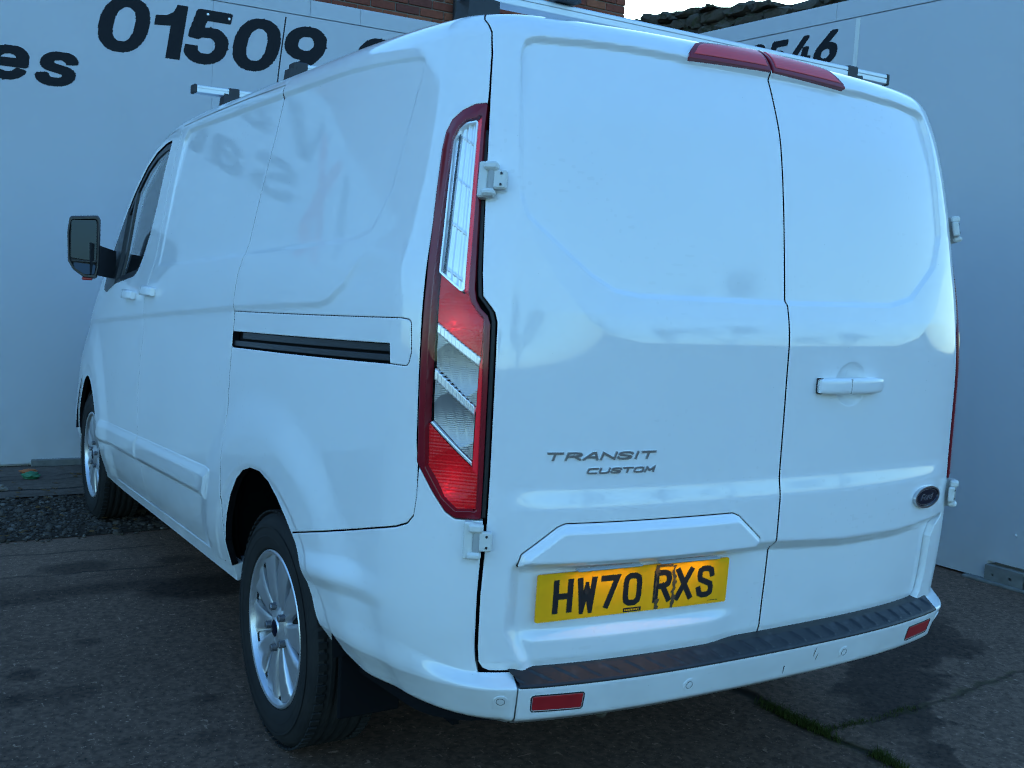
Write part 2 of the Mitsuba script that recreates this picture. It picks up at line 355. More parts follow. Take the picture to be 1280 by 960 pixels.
FW = Wall((-1, 5.41262 + 0.0), FA)
def fa(x): return (x + 1) / math.cos(FA)
labels['panelled_wall'] = {'label': 'tall white panelled wall ahead of the van with large dark lettering', 'category': 'wall'}
seams = [.031 + 2.8 * k for k in range(-4, 2)]
xs = [x for x in seams if x < 2.35] + [2.56]
for i in range(len(xs) - 1):
    put('panelled_wall__panel', FW.slab(fa(xs[i]) + .0006, fa(xs[i + 1]) - .0006, .06 if xs[i] > -2 else .03, 3.094, 0.0, .04, .001), 'm_wall')
cs = [-12.3, -9.4, -6.5, -3.4, -1.6, .69, 1.06, 2.56]
for i in range(len(cs) - 1):
    put('panelled_wall__capping', FW.slab(fa(cs[i]) + .001, fa(cs[i + 1]) - .001, 3.098, 3.2105, .004, .05, .002), 'm_wall')
put('panelled_wall__base_plank', FW.slab(fa(-1.06), fa(2.5), .012, .058, .03, .07, .004), 'm_block')
put('panelled_wall__core', FW.slab(fa(-12), fa(2.58), .0, 3.18, -.042, .05), 'm_wall')
chars = [('0', -.688, -.368, 2.676, 3.035), ('1', -.345, -.132, 2.680, 3.029), ('5', -.158, .160, 2.674, 3.028), ('0', .160, .492, 2.676, 3.035), ('9', .514, .822, 2.674, 3.035), ('0', 1.015, 1.345, 2.676, 3.035),
         ('e', -1.328, -1.078, 2.412, 2.625), ('s', -1.052, -.796, 2.412, 2.625), ('l', -1.455, -1.34, 2.416, 2.71), ('a', -1.735, -1.475, 2.412, 2.625), ('S', -2.09, -1.76, 2.408, 2.715),
         ('n', -1.49, -1.228, 2.785, 3.000), ('a', -1.775, -1.515, 2.78, 3.003), ('V', -2.12, -1.76, 2.785, 3.085)]
for ch, a, b, z0, z1 in chars:
    put('panelled_wall__letter', FW.flat(fit_glyph(ch, fa(a), fa(b), z0, z1), .0005, .002), 'm_letter')
put('panelled_wall__letter', FW.flat(fit_glyph('X', fa(-2.95), fa(-2.12), 2.30, 3.06, .25), .0005, .002), 'm_letter_red')
put('panelled_wall__letter', FW.flat(Polygon([(fa(-3.12), 2.55), (fa(-3.28), 2.55), (fa(-3.02), 3.03), (fa(-2.84), 3.03)]), .0005, .002), 'm_letter')
for (a, z) in ((-.005, 3.0), (.135, 2.992)):
    m = trimesh.creation.icosphere(subdivisions=2, radius=.0085); m.apply_scale([1, .4, 1]); m.apply_translation(FW.at(fa(a), z, .003)); put('panelled_wall__screw', m, 'm_silver', True)

RA = 1.63167488
RW = Wall((2.78002, 1.3), RA + math.pi)      # direction towards the camera, so that n faces the yard (-x)
def ry(y): return -(y - 1.3) / math.sin(RA)
labels['panelled_wall_001'] = {'label': 'white panelled wall along the right of the van with small dark digits', 'category': 'wall'}
K = 'panelled_wall_001'
for y1, y0 in ((5.32, 2.296), (2.296, .45)):
    q = shapely.box(ry(y1) + .0004, .012, ry(y0) - .0004, 2.890)
    if y1 == 2.296: q = q.difference(shapely.box(ry(1.262), 0, ry(.60), .105))
    put(K + '__panel', RW.flat(q, -.04, .04), 'm_wall')
cb = [5.3, 2.45, .45]
for i in range(len(cb) - 1): put(K + '__capping', RW.slab(ry(cb[i]) + .001, ry(cb[i + 1]) - .001, 2.894, 2.994, .003, .05, .002), 'm_wall')
put(K + '__cover_strip', RW.slab(ry(2.312), ry(2.286), .012, 2.888, .004, .006, .001), 'm_paint_matt')
put(K + '__core', RW.slab(ry(5.3), ry(1.27), 0, 2.96, -.042, .05), 'm_wall')
put(K + '__core', RW.slab(ry(1.268), ry(.45), .108, 2.96, -.042, .05), 'm_wall')
for ch, ya, yb, z0, z1 in (('6', 2.592, 2.424, 2.662, 2.850), ('4', 2.782, 2.612, 2.662, 2.848), ('5', 2.945, 2.782, 2.662, 2.848), ('8', 3.125, 2.955, 2.662, 2.852)):
    put(K + '__digit', RW.flat(fit_glyph(ch, ry(ya), ry(yb), z0, z1), .0005, .002), 'm_letter')
m = trimesh.creation.icosphere(subdivisions=2, radius=.006); m.apply_translation(RW.at(ry(1.13), .26, .002)); put(K + '__screw', m, 'm_silver', True)

# holed concrete block under the cut-away panel
def hblock(key, a0, a1, z1, label, holes):
    p = shapely.box(a0, .0, a1, z1)
    for (a, z, r) in holes: p = p.difference(Point(a, z).buffer(r, 10))
    body = frame_mesh(extrude(p, .05), RW.o + RW.n * (-.022), RW.d, RW.Z, RW.n)
    k = key; labels[k] = {'label': label, 'category': 'block'}
    put(k + '__face', body, 'm_block'); put(k + '__back', RW.slab(a0, a1, 0, z1 - .001, -.030, .08), 'm_block')
hblock('concrete_block', ry(1.255), ry(1.06), .088, 'grey holed block under the cut bottom of the right wall', [(ry(1.215), .045, .007), (ry(1.125), .045, .008)])
hblock('concrete_block_001', ry(1.05), ry(.75), .082, 'darker holed block behind the grey one at the right frame edge', [(ry(1.02), .045, .010), (ry(.9), .045, .010)])
put('timber_batten', RW.slab(ry(1.36), ry(.6), .0, .014, .05, .05, .003), 'm_block'); labels['timber_batten'] = {'label': 'thin flat batten lying in front of the holed blocks', 'category': 'batten'}
def chip(x, y, key='stone', label=''):
    crumple(np.array([x, y, .006]), np.array([.03, .02, .008]), 'm_pebble2', key, label, 'stone')
chip(2.70, 1.60, label='pale chip of stone at the foot of the right wall')

# ---- brick building behind the front wall
def brick_building():
    kb = 'brick_building'
    labels[kb] = {'label': 'dark red brick building rising behind the white front wall', 'category': 'building'}
    yb, x0, x1, zt = 6.4, -7.0, 4.17, 4.9
    def bx(a0, a1, b0, b1, c0, c1): return box([(a0 + a1) / 2, (b0 + b1) / 2, (c0 + c1) / 2], [a1 - a0, b1 - b0, c1 - c0])
    zb0, zb1, xb = 3.30, 4.20, .82
    put(kb + '__wall', bx(x0, xb - .002, yb, yb + 4, 0, zt), 'm_farbrick')
    put(kb + '__wall', bx(xb, x1, yb, yb + 4, 0, zb0 - .002), 'm_farbrick')
    put(kb + '__wall', bx(xb, x1, yb, yb + 4, zb1 + .002, zt), 'm_farbrick')
    put(kb + '__mortar', bx(xb, x1 - .012, yb + .012, yb + 4, zb0, zb1), 'm_mortar')
    nrow = 12
    for r in range(nrow):
        z0 = zb0 + .075 * r; x = x1; first = True; k = 0
        while x > xb + .12:
            L = .215 if not (first and r % 2) else .1025
            a = max(x - L, xb); jy = rng.uniform(-.004, .004)
            put(kb + '__brick', box([(a + x) / 2, yb + .05 + jy, z0 + .0325], [x - a, .1, .065], bevel=.004), 'm_brick%d' % rng.choice(4, p=[.35, .3, .2, .15]))
            x = a - .010; first = False
    m = trimesh.creation.cylinder(radius=.045, height=4.8, sections=20); m.apply_translation([2.36, yb - .065, 2.4]); put(kb + '__drainpipe', m, 'm_black', 40)
    for z in (3.75, 2.2):
        put(kb + '__pipe_bracket', bx(2.29, 2.43, yb - .02, yb + .004, z, z + .03), 'm_black')
brick_building()

# ---- old stone wall behind the right wall, broken top
def stone_wall():
    labels['stone_wall'] = {'label': 'old dark mossy stone wall with a ragged top behind the right wall', 'category': 'wall'}
    X = 4.2
    def top(y): return float(np.interp(y, [-3, 3.0, 4.33, 5.03, 5.5, 5.57, 5.67, 5.75, 6.01, 6.37, 6.5], [3.5, 3.55, 3.63, 3.77, 3.785, 3.80, 3.77, 3.79, 3.865, 3.84, 3.80]))
    put('stone_wall__core', cat([box([X + .30, y + .25, top(y) / 2 - .03], [.5, .5, top(y) - .06]) for y in np.arange(2.5, 6.0, .5)]), 'm_stone')
    y = 2.7; n = 0
    rows = [(3.1, .13), (3.24, .12), (3.37, .12), (3.50, .11), (3.62, .11), (3.74, .11)]
    for z0, h in rows:
        y = 2.9 + rng.uniform(0, .2)
        while y < 6.5:
            L = rng.uniform(.16, .38); yc = y + L / 2
            zt = top(yc)
            hh = min(h, zt - z0)
            if hh > .03:
                m = trimesh.creation.icosphere(subdivisions=2, radius=1.0)
                v = np.sign(m.vertices) * np.abs(m.vertices) ** .45
                v = v / np.abs(v).max(0) * np.array([.2, L / 2 - .006, hh / 2 - .004])
                v += (np.stack([meshkit.noise(m.vertices * 2.2 + n * 3.1 + 50 * k, k) for k in range(3)], 1) - .5) * np.array([.08, .07, .06])
                put('stone_wall__stone', trimesh.Trimesh(v + [X + .19, yc, z0 + hh / 2], m.faces, process=False), 'm_stone', 35); n += 1
            y += L
stone_wall()

# ---- trees across the yard behind the photographer (seen as reflections in the paint)
def tree(i, x, y, h, label):
    k = 'bare_tree' if i == 0 else 'bare_tree_%03d' % i
    labels[k] = {'label': label, 'category': 'tree', 'group': 'trees behind the photographer'}
    ms = []; tips = []
    def grow(p, d, L, r, lev):
        q = p + d * L
        c = trimesh.creation.cylinder(radius=r, segment=[p, q], sections=6); ms.append(c)
        tips.append((q, lev))
        if lev >= 4: return
        for _ in range(3 if lev < 3 else 2):
            dd = d + rng.normal(0, .42, 3); dd[2] = abs(dd[2]) * .8 + .25; dd /= np.linalg.norm(dd)
            grow(p + d * L * rng.uniform(.6, 1), dd, L * rng.uniform(.55, .75), r * .58, lev + 1)
    grow(np.array([x, y, 0.]), np.array([0, 0, 1.]), h * .33, h * .018, 0)
    put(k + '__trunk', cat(ms), 'm_bark')
    V = []; F = []; off = 0
    for q, lev in tips:
        if lev < 2: continue
        for _ in range(4):
            c = q + rng.normal(0, .25, 3); v, f = leaf_card(0, 0, 0, .22, .14, rng.uniform(0, 6.28), None, .5)
            a = rng.uniform(-1, 1); R = np.array([[1, 0, 0], [0, math.cos(a), -math.sin(a)], [0, math.sin(a), math.cos(a)]])
            V.append(v @ R.T + c); F.append(f + off); off += len(v)
    put(k + '__crown', (np.vstack(V), np.vstack(F)), 'm_leaf')
for i, (x, y, h) in enumerate(((9, -15, 6.5), (13.5, -16, 7.5), (17, -13, 6), (5, -19, 7), (-2, -22, 7.5), (-9, -21, 6.5))):
    tree(i, x, y, h, 'sparse tree standing across the yard behind the photographer')


# ================================================================ THE VAN
# Body surface: F(x, y, z) = 0, left-right symmetric, rear at y = 0, y grows forward. Charts run over (u, v): u from the rear centre round the
# corner and forward along the side, v up the side and over the shoulder.
def table(z, v, sig=.012):
    g = np.arange(z[0] - .3, z[-1] + .3, .001); f = PchipInterpolator(z, v)(np.clip(g, z[0], z[-1]))
    f = gaussian_filter1d(f, sig / .001, mode='nearest'); return lambda q: np.interp(q, g, f)
_zu = np.linspace(1.44, 2.1, 23)
_ws = table([.25, .35, .43, .47, .57, .70, .80, 1.03, 1.163, 1.25, 1.347] + list(_zu),
            [.905, .92, .938, .953, .973, .981, .9815, .977, .973, .9695, .956] + list(.9355 - .203 * (_zu - 1.42) - .03 * (_zu - 1.42) ** 2), .020)
_yb = table([.25, .5, .8, 1.15, 1.34, 1.45, 1.6, 1.774, 1.85, 1.915, 1.96, 2.1], [.05, .038, .024, .024, .041, .053, .072, .103, .126, .155, .18, .30], .045)
_tf = table([-2, 2.2, 2.7, 3.0, 3.4, 3.9, 4.3, 4.7, 4.9, 5.0], [0, 0, .012, .06, .27, .68, .80, .92, 1.05, 1.4], .05)
def S01(t): t = np.clip(t, 0, 1); return t * t * (3 - 2 * t)
def smax(a, b, k):
    r = -k + np.hypot(np.maximum(a + k, 0), np.maximum(b + k, 0))
    return np.where((a > -k) & (b > -k), r, np.maximum(a, b))
def Fbody(X):
    x = np.abs(X[..., 0]); y = X[..., 1]; z = X[..., 2]
    zz = z + .045 * (np.clip(y, .6, 4.2) - 1.39) * S01((1.80 - z) / .55)
    fr = .042 * np.maximum(0, y - 3.0) ** 2 * np.clip(1 + .8 * (z - .95), .6, 2)
    side = x - (_ws(np.clip(zz, .25, 2.1)) - .0935 * np.maximum(0, 1.0 - y) ** 2 - fr)
    rear = _yb(np.clip(z, .25, 2.1)) + .0558 * x ** 2 + .1451 * x ** 4 - y
    top = z - (1.9881 - .025 * x ** 2 - .0538 * np.maximum(0, .7 - y) ** 2 - _tf(np.clip(y, -1, 5.0)))
    return smax(smax(side, rear, .1478), top, .0641)
CX, CY, CZ, RR = .60, .45, 1.65, .35
U1 = CX + RR * math.pi / 2
def uy(y): return U1 + y - CY                      # side: u of a y
def chart(u, v):
    s = np.sign(u); s = np.where(s == 0, 1, s); a = np.abs(u)
    th = np.clip((a - CX) / RR, 0, math.pi / 2)
    cx = -np.minimum(a, CX); cy = CY + np.maximum(a - U1, 0)
    N = np.stack([-np.sin(th), -np.cos(th), 0 * th], -1)
    ph = np.clip((v - CZ) / RR, 0, math.pi / 2)
    c = np.stack([cx, cy, np.minimum(v, CZ)], -1)
    d = N * np.cos(ph)[..., None]; d[..., 2] += np.sin(ph)
    t = np.full(np.shape(u), .36)
    for _ in range(7):
        f0 = Fbody(c + d * t[..., None]); f1 = Fbody(c + d * (t[..., None] + 1e-4))
        g = (f1 - f0) / 1e-4
        t = np.clip(t - f0 / np.maximum(g, .25), .02, 1.2)
    c = c * 1.0; c[..., 0] *= s; d[..., 0] *= s
    return c, d, t
def roofchart(x, y):
    c = np.stack([x, y, np.zeros_like(x)], -1); d = np.zeros_like(c); d[..., 2] = 1
    t = np.full(np.shape(x), 1.9)
    for _ in range(12):
        f0 = Fbody(c + d * t[..., None]); t = t - f0
    return c, d, t
def surf(u, v, disp=None, off=0.0, ch=chart):
    c, d, t = ch(u, v)
    t = t + off
    if disp is not None: t = t + disp(u, v)
    return c + d * t[..., None]
def rings(poly, step):
    out = []
    for g in (poly.geoms if hasattr(poly, 'geoms') else [poly]):
        for hole, r in [(False, g.exterior)] + [(True, q) for q in g.interiors]:
            L = r.length; n = max(8, int(L / step))
            # keep corners: densify each segment
            P = np.array(r.coords)[:-1]; Q = []
            for a, b in zip(P, np.roll(P, -1, 0)):
                k = max(1, int(math.ceil(np.linalg.norm(b - a) / step)))
                Q.append(a + (b - a) * (np.arange(k) / k)[:, None])
            Q = np.vstack(Q)
            area = .5 * np.sum(Q[:, 0] * np.roll(Q[:, 1], -1) - np.roll(Q[:, 0], -1) * Q[:, 1])
            if (area < 0) != hole: Q = Q[::-1]        # exterior counter-clockwise, holes clockwise: the outside lies on the right
            out.append(Q)
    return out
def panel(key, poly, m, h=.010, disp=None, off=0.0, flange=.016, roll=.0016, fine=None, ch=chart, edge=.003, rollw=.0025, uv=False, seal_shade=False):
    """a sheet of the body over the polygon in chart coordinates, with rolled edges turned inwards"""
    poly = poly.buffer(0)
    if hasattr(poly, 'geoms'): poly = max(poly.geoms, key=lambda g: g.area)
    step = min(h, .007); R = rings(poly, step)
    inner = poly.buffer(-rollw)
    R2 = [q for q in rings(inner, step)] if roll and not inner.is_empty else []
    nb = sum(map(len, R)); P = np.vstack(R + R2)
    x0, y0, x1, y1 = poly.bounds
    def grid(hh, region):
        a, b, c, d = region.bounds
        gx = np.arange(a + hh * .31, c, hh); gy = np.arange(b + hh * .37, d, hh * .9)
        X, Y = np.meshgrid(gx, gy); X = X + (np.arange(len(gy)) % 2)[:, None] * hh / 2
        X, Y = X.ravel(), Y.ravel(); k = shapely.contains_xy(region, X, Y); return np.stack([X[k], Y[k]], 1)
    core = poly.buffer(-max(rollw if roll else 0, 0) - .55 * step)
    if not core.is_empty:
        if fine is not None:
            fz, fh = fine; fz = fz.intersection(core)
            P = np.vstack([P, grid(h, core.difference(fz))] + ([grid(fh, fz)] if not fz.is_empty else []))
        else: P = np.vstack([P, grid(h, core)])
    tri = Delaunay(P).simplices
    cen = P[tri].mean(1); tri = tri[shapely.contains_xy(poly, cen[:, 0], cen[:, 1])]
    A = P[tri]; ar = (A[:, 1, 0] - A[:, 0, 0]) * (A[:, 2, 1] - A[:, 0, 1]) - (A[:, 1, 1] - A[:, 0, 1]) * (A[:, 2, 0] - A[:, 0, 0])
    tri = tri[np.abs(ar) > 1e-10]; ar = ar[np.abs(ar) > 1e-10]
    tri[ar < 0] = tri[ar < 0][:, ::-1]
    flip = ch is chart
    if flip: tri = tri[:, ::-1]
    u, v = P[:, 0], P[:, 1]; X = surf(u, v, disp, off, ch); e = 2e-3
    du = (surf(u + e, v, disp, off, ch) - surf(u - e, v, disp, off, ch)); dv = (surf(u, v + e, disp, off, ch) - surf(u, v - e, disp, off, ch))
    N = np.cross(dv, du) if flip else np.cross(du, dv)
    N /= np.maximum(np.linalg.norm(N, axis=1, keepdims=True), 1e-12)
    V = X.copy(); NN = N.copy(); faces = [tri]
    # edges
    o = 0; addV = []; addN = []; base = len(P); seal_shades = []
    for q in R:
        n = len(q); i = np.arange(o, o + n); nx, pv = np.roll(q, -1, 0), np.roll(q, 1, 0)
        tg = nx - pv; out2 = np.stack([tg[:, 1], -tg[:, 0]], 1); out2 /= np.maximum(np.linalg.norm(out2, axis=1, keepdims=True), 1e-9)
        O = du[i] / (2 * e) * out2[:, :1] + dv[i] / (2 * e) * out2[:, 1:]
        O -= N[i] * (O * N[i]).sum(1, keepdims=True); O /= np.maximum(np.linalg.norm(O, axis=1, keepdims=True), 1e-9)
        if roll:
            V[i] -= N[i] * roll; w = N[i] * .7 + O * .7; NN[i] = w / np.linalg.norm(w, axis=1, keepdims=True)
        if flange:
            top = V[i]; bot = V[i] - N[i] * flange
            j = np.arange(n); k = (j + 1) % n; a, b = base + j, base + k; c, d = base + n + k, base + n + j
            f = np.vstack([np.stack([a, d, b], 1), np.stack([b, d, c], 1)])
            # orientation: compare with O
            VV = np.vstack([top, bot]); g = f - base; fn = np.cross(VV[g[:, 1]] - VV[g[:, 0]], VV[g[:, 2]] - VV[g[:, 0]])
            if (fn * O[g[:, 0] % n]).sum() < 0: f = f[:, ::-1]
            if seal_shade: seal_shades.append((np.vstack([top, bot]), f - base, np.vstack([O, O])))
            else: faces.append(f); base += 2 * n; addV += [top, bot]; addN += [O, O]
        o += n
    if addV: V = np.vstack([V] + addV); NN = np.vstack([NN] + addN)
    k = put(key, trimesh.Trimesh(V, np.vstack(faces), process=False), m, normals=NN, uv=(P - P.min(0)) / np.ptp(P, axis=0) * .98 + .01 if uv else None)
    if seal_shades:  # gap shade put into the flange colour, besides any rubber seal
        cnt = np.cumsum([0] + [len(a) for a, _, _ in seal_shades])
        put(k + '__edge_seal_shade', trimesh.Trimesh(np.vstack([a for a, _, _ in seal_shades]), np.vstack([f + c for (_, f, _), c in zip(seal_shades, cnt)]), process=False), 'm_dark', normals=np.vstack([c for _, _, c in seal_shades]))
    return k
def sdist(poly, u, v):
    pts = shapely.points(u, v); d = shapely.distance(pts, poly.boundary)
    return np.where(shapely.contains_xy(poly, u, v), d, -d)
def rnd(poly, r): return poly.buffer(-r, 12).buffer(2 * r, 12).buffer(-r, 12)
def mir(poly): return affinity.scale(poly, -1, 1, origin=(0, 0))
def P2(*a): return Polygon(a)
def pt3(u, v, off=0.0, disp=None): return surf(np.array([float(u)]), np.array([float(v)]), disp, off)[0]
def frame(u, v, off=0.0, disp=None):
    """origin, right (as seen from outside), up, outward"""
    o = pt3(u, v, off, disp); e = .004
    a = pt3(u - e, v, off, disp) - pt3(u + e, v, off, disp); b = pt3(u, v + e, off, disp) - pt3(u, v - e, off, disp)
    a /= np.linalg.norm(a); n = np.cross(a, b); n /= np.linalg.norm(n); b = np.cross(n, a); return o, a, b, n

V = 'van'
labels[V] = {'label': 'white panel van parked in the yard seen from its rear left corner', 'category': 'van'}
HUBU, HUBF, HUBZ = uy(1.026), uy(3.959), .335

# ---- shared outlines (u, v)
GAP = [(.900, 2.06), (.874, 2.005), (.848, 1.979), (.831, 1.954), (.822, 1.898), (.819, 1.80), (.8165, 1.70), (.8145, 1.60), (.812, 1.48), (.809, 1.38), (.805, 1.331), (.791, 1.314), (.779, 1.298), (.7735, 1.277),
       (.7735, 1.10), (.7735, .95), (.775, .85), (.777, .77), (.781, .68), (.781, .56), (.778, .525), (.769, .510), (.755, .504)]
GAPR = [(-.900, 2.06), (-.874, 2.005), (-.848, 1.979), (-.831, 1.954), (-.822, 1.898), (-.819, 1.80), (-.8165, 1.70), (-.8145, 1.60), (-.812, 1.48), (-.809, 1.38), (-.805, 1.331), (-.791, 1.314), (-.779, 1.298), (-.7735, 1.277),
       (-.772, 1.10), (-.772, .95), (-.772, .85), (-.770, .77), (-.748, .742), (-.712, .722), (-.690, .69), (-.688, .60), (-.684, .565), (-.674, .53), (-.660, .512), (-.636, .504)]
RECESS = rnd(P2((.735, 1.78), (.733, 1.557), (.715, 1.507), (.566, 1.386), (.507, 1.354), (.445, 1.345), (0, 1.343), (-.401, 1.349), (-.495, 1.369), (-.617, 1.46), (-.658, 1.55), (-.648, 1.67), (-.638, 1.856), (-.630, 1.905), (-.60, 1.913), (-.262, 1.905), (0, 1.904), (.271, 1.905), (.694, 1.927), (.722, 1.920), (.732, 1.89)), .018)
BAND = rnd(P2((.733, 1.56), (.699, 1.456), (.639, 1.365), (.576, 1.290), (.528, 1.262), (.446, 1.243), (0, 1.241), (-.418, 1.244), (-.514, 1.266), (-.602, 1.327), (-.691, 1.475), (-.70, 1.62), (0, 1.7)), .02)
LOWREC = rnd(P2((.716, .747), (.40, .752), (0, .750), (-.245, .735), (-.489, .735), (-.662, .745), (-.80, .752), (-.80, .47), (.66, .47), (.72, .60)), .015)
def rear_disp(u, v):
    s = sdist(RECESS, u, v); b = sdist(BAND, u, v)
    up = S01((v - 1.72) / .14)
    d = -(.0095 + .0065 * up) * S01((s + .004) / (.013 - .006 * up))
    w = S01((1.53 - v) / .12)
    inb = (b > 0)
    t = np.where(inb, np.clip(b / np.maximum(b - np.minimum(s, 0), 1e-6), 0, 1), 0)
    lift = np.clip(_yb(v) - .0245, 0, .0125) * S01((v - 1.02) / .06) * S01((1.56 - v) / .12) * S01((.775 - np.abs(u)) / .36)
    d = d + np.where(s < 0, np.where(inb, lift * (1 - t), lift), 0)
    au = np.abs(u)
    d = d + .0085 * S01((.925 - v) / .062) * S01((.80 - au) / .16)
    d = d - .026 * S01((sdist(LOWREC, u, v) + .010) / .034)
    led = S01((.594 - v) / .028) * S01((u - .07) / .13) * S01((.705 - u) / .05)
    d = d + .016 * led
    # curl under at the bottom edge
    d = d - .006 * S01((.53 - v) / .03)
    return d
CUP = Point(-.236, 1.145)
def rear_disp_r(u, v):
    r = np.sqrt(((u + .236) / .062) ** 2 + ((v - 1.146) / .056) ** 2)
    return rear_disp(u, v) - .020 * np.clip(1 - r ** 2, 0, 1) ** .7
HINGE_U = [(1.541, 1.617)]

GARN = rnd(P2((.708, .742), (.700, .772), (.628, .832), (.612, .839), (.155, .838), (.134, .830), (.058, .768), (.060, .758), (.083, .738)), .006)
# ---- rear doors
g = .0022
left = Polygon([(g, .504), (g, 2.06)] + [(a - .002, b) for a, b in GAP])
left = left.difference(GARN.buffer(.0022))
finer = shapely.union_all([RECESS.boundary.buffer(.012), BAND.boundary.buffer(.010), Point(-.236, 1.146).buffer(.07)])
panel(V + '__rear_door', left, 'm_paint', .0075, rear_disp, seal_shade=True, flange=.022, fine=(finer, .0036))
labels[V + '__rear_door'] = {'label': 'larger looking left rear door with the number plate'}
right = Polygon([(-g, .504), (-g, 2.06)] + [(a + .002, b) for a, b in GAPR])
panel(V + '__rear_door_001', right, 'm_paint', .0075, rear_disp_r, seal_shade=True, flange=.022, fine=(finer, .0036))
labels[V + '__rear_door_001'] = {'label': 'right rear door with the handle and oval badge'}

# ---- left side
SCREC = rnd(P2((1.145, 1.90), (1.150, 1.932), (1.185, 1.938), (1.479, 1.936), (2.10, 1.938), (3.203, 1.932), (3.245, 1.90), (3.228, 1.62), (3.205, 1.345), (2.555, 1.372), (2.075, 1.397), (1.60, 1.421), (1.30, 1.437), (1.20, 1.46), (1.15, 1.56)), .02)
BELT = rnd(P2((5.6, .98), (4.211, 1.077), (3.166, 1.165), (2.099, 1.247), (1.662, 1.276), (1.40, 1.292), (1.345, 1.305), (1.275, 1.345), (1.20, 1.44), (1.15, 1.60), (5.6, 1.62)), .015)
def side_disp(u, v):
    u = np.abs(u)
    vt = np.interp(u, [1.145, 1.3, 2.10, 3.2, 3.6], [1.931, 1.9365, 1.938, 1.932, 1.926])
    sd_ = sdist(SCREC, u, v)
    wr = .5 + .5 * S01((u - 1.15) / 1.1)
    dep = wr * (.0030 + .0095 * np.clip((v - 1.38) / .55, 0, 1))
    ramp = np.where(v > 1.86, .0055, .016)
    d = -dep * S01((sd_ + .002) / ramp)
    b = sdist(BELT, u, v); o = np.maximum(-b, 0)
    k = S01((1.425 - v) / .07)
    d = d - .0060 * S01(o / .024) * S01(1 - (o - .03) / .22) * k
    for hu, a in ((HUBU, 1.0), (HUBF, 1.0)):
        r = np.hypot((u - hu) * .97, v - HUBZ)
        d = d + .017 * a * S01((.70 - r) / .15) * (r < 1)
        d = d - .004 * S01((.478 - r) / .02) * (r < 1)
    # ridge that runs rearwards out of the arch and dies away
    zr = .640 - .16 * np.clip(u - 1.14, 0, 1) ** 1.2
    amp = .015 * S01((u - .94) / .25) * S01((1.50 - u) / .2)
    q = v - zr
    d = d + amp * np.where(q > 0, S01(1 - q / .060), S01(1 + q / .045))
    return d
def arch(hu, kind):
    if kind == 0:
        pts = [(2.118, .30), (2.116, .40), (2.095, .50), (2.045, .60), (1.995, .675), (1.935, .737), (1.875, .772), (1.803, .793), (1.717, .798), (1.64, .783), (1.57, .752), (1.50, .708), (1.445, .665), (1.395, .605), (1.362, .54), (1.340, .48), (1.325, .43), (1.32, .30)]
        p = Polygon(pts)
    else:
        p = Polygon([(hu + .415 * math.cos(a), .325 + .425 * math.sin(a)) for a in np.linspace(-.25, math.pi + .25, 40)])
    return p.buffer(.01, 8).buffer(-.01, 8)
ARCH, ARCHF = arch(HUBU, 0), arch(HUBF, 1)
LAMP = rnd(P2((.8235, 1.767), (.859, 1.766), (.896, 1.753), (.926, 1.730), (.942, 1.695), (.946, 1.650), (.942, 1.556), (.936, 1.436), (.932, 1.359), (.930, 1.191), (.928, 1.075), (.925, .963), (.914, .944), (.886, .900), (.858, .862), (.838, .850), (.786, .850),
          (.7855, .949), (.7855, 1.145), (.786, 1.272), (.792, 1.290), (.808, 1.306), (.817, 1.322), (.8215, 1.345), (.824, 1.45), (.8265, 1.60), (.8265, 1.70)), .006)
SEAM = [(1.46, .684), (1.147, .763), (.975, .809), (.945, .822), (.930, .842), (.925, .886), (.925, .955)]
CS = [(2.10, 1.99), (2.094, 1.90), (2.088, 1.80), (2.086, 1.67), (2.083, 1.545), (2.077, 1.44), (2.082, 1.397), (2.094, 1.347), (2.091, 1.249), (2.090, 1.163), (2.087, 1.027), (2.086, .803), (2.089, .701), (2.093, .572), (2.098, .467), (2.105, .418)]
BS = [(3.318, 1.99), (3.321, 1.87), (3.317, 1.70), (3.303, 1.565), (3.290, 1.45), (3.285, 1.353), (3.33, 1.20), (3.350, .99), (3.375, .79), (3.355, .63), (3.312, .467), (3.308, .368)]
gapq = [(a + .0035, b) for a, b in GAP if b > 1.74]
RAILP = rnd(P2((2.084, 1.226), (1.423, 1.253), (.993, 1.272), (.964, 1.27), (.958, 1.20), (.964, 1.17), (1.020, 1.170), (2.086, 1.118)), .012).union(shapely.box(1.9, 1.1275, 2.086, 1.231).intersection(P2((2.087, 1.226), (1.423, 1.253), (1.4, 1.15), (2.087, 1.118))))
quarter = Polygon([(a - .0031, b) for a, b in CS[1:] if b > .9] + [(a - .0031, b) for a, b in CS if b <= .9] + [(2.118, .41), (2.116, .36)] + [(1.46, .36)] + [(a, b + .002) for a, b in SEAM] + [(.931, 1.0)] + [(.944, 1.6), (.8235, 1.765)] + gapq[::-1] + [(.92, 2.06), (1.0, 2.15), (2.096, 2.15)])
quarter = quarter.difference(LAMP.buffer(.003)).difference(ARCH).difference(RAILP.buffer(.0018)).buffer(-.0001)
quarter = quarter.difference(shapely.box(2.0, .3, 2.2, .425))
fineq = shapely.union_all([SCREC.boundary.buffer(.010), BELT.boundary.buffer(.012)]).intersection(shapely.box(1.1, 1.2, 3.4, 2))
panel(V + '__side_panel', quarter, 'm_paint', .009, side_disp, seal_shade=True, flange=.02, fine=(fineq, .0029))
labels[V + '__side_panel'] = {'label': 'rear quarter panel with the flared wheel arch'}
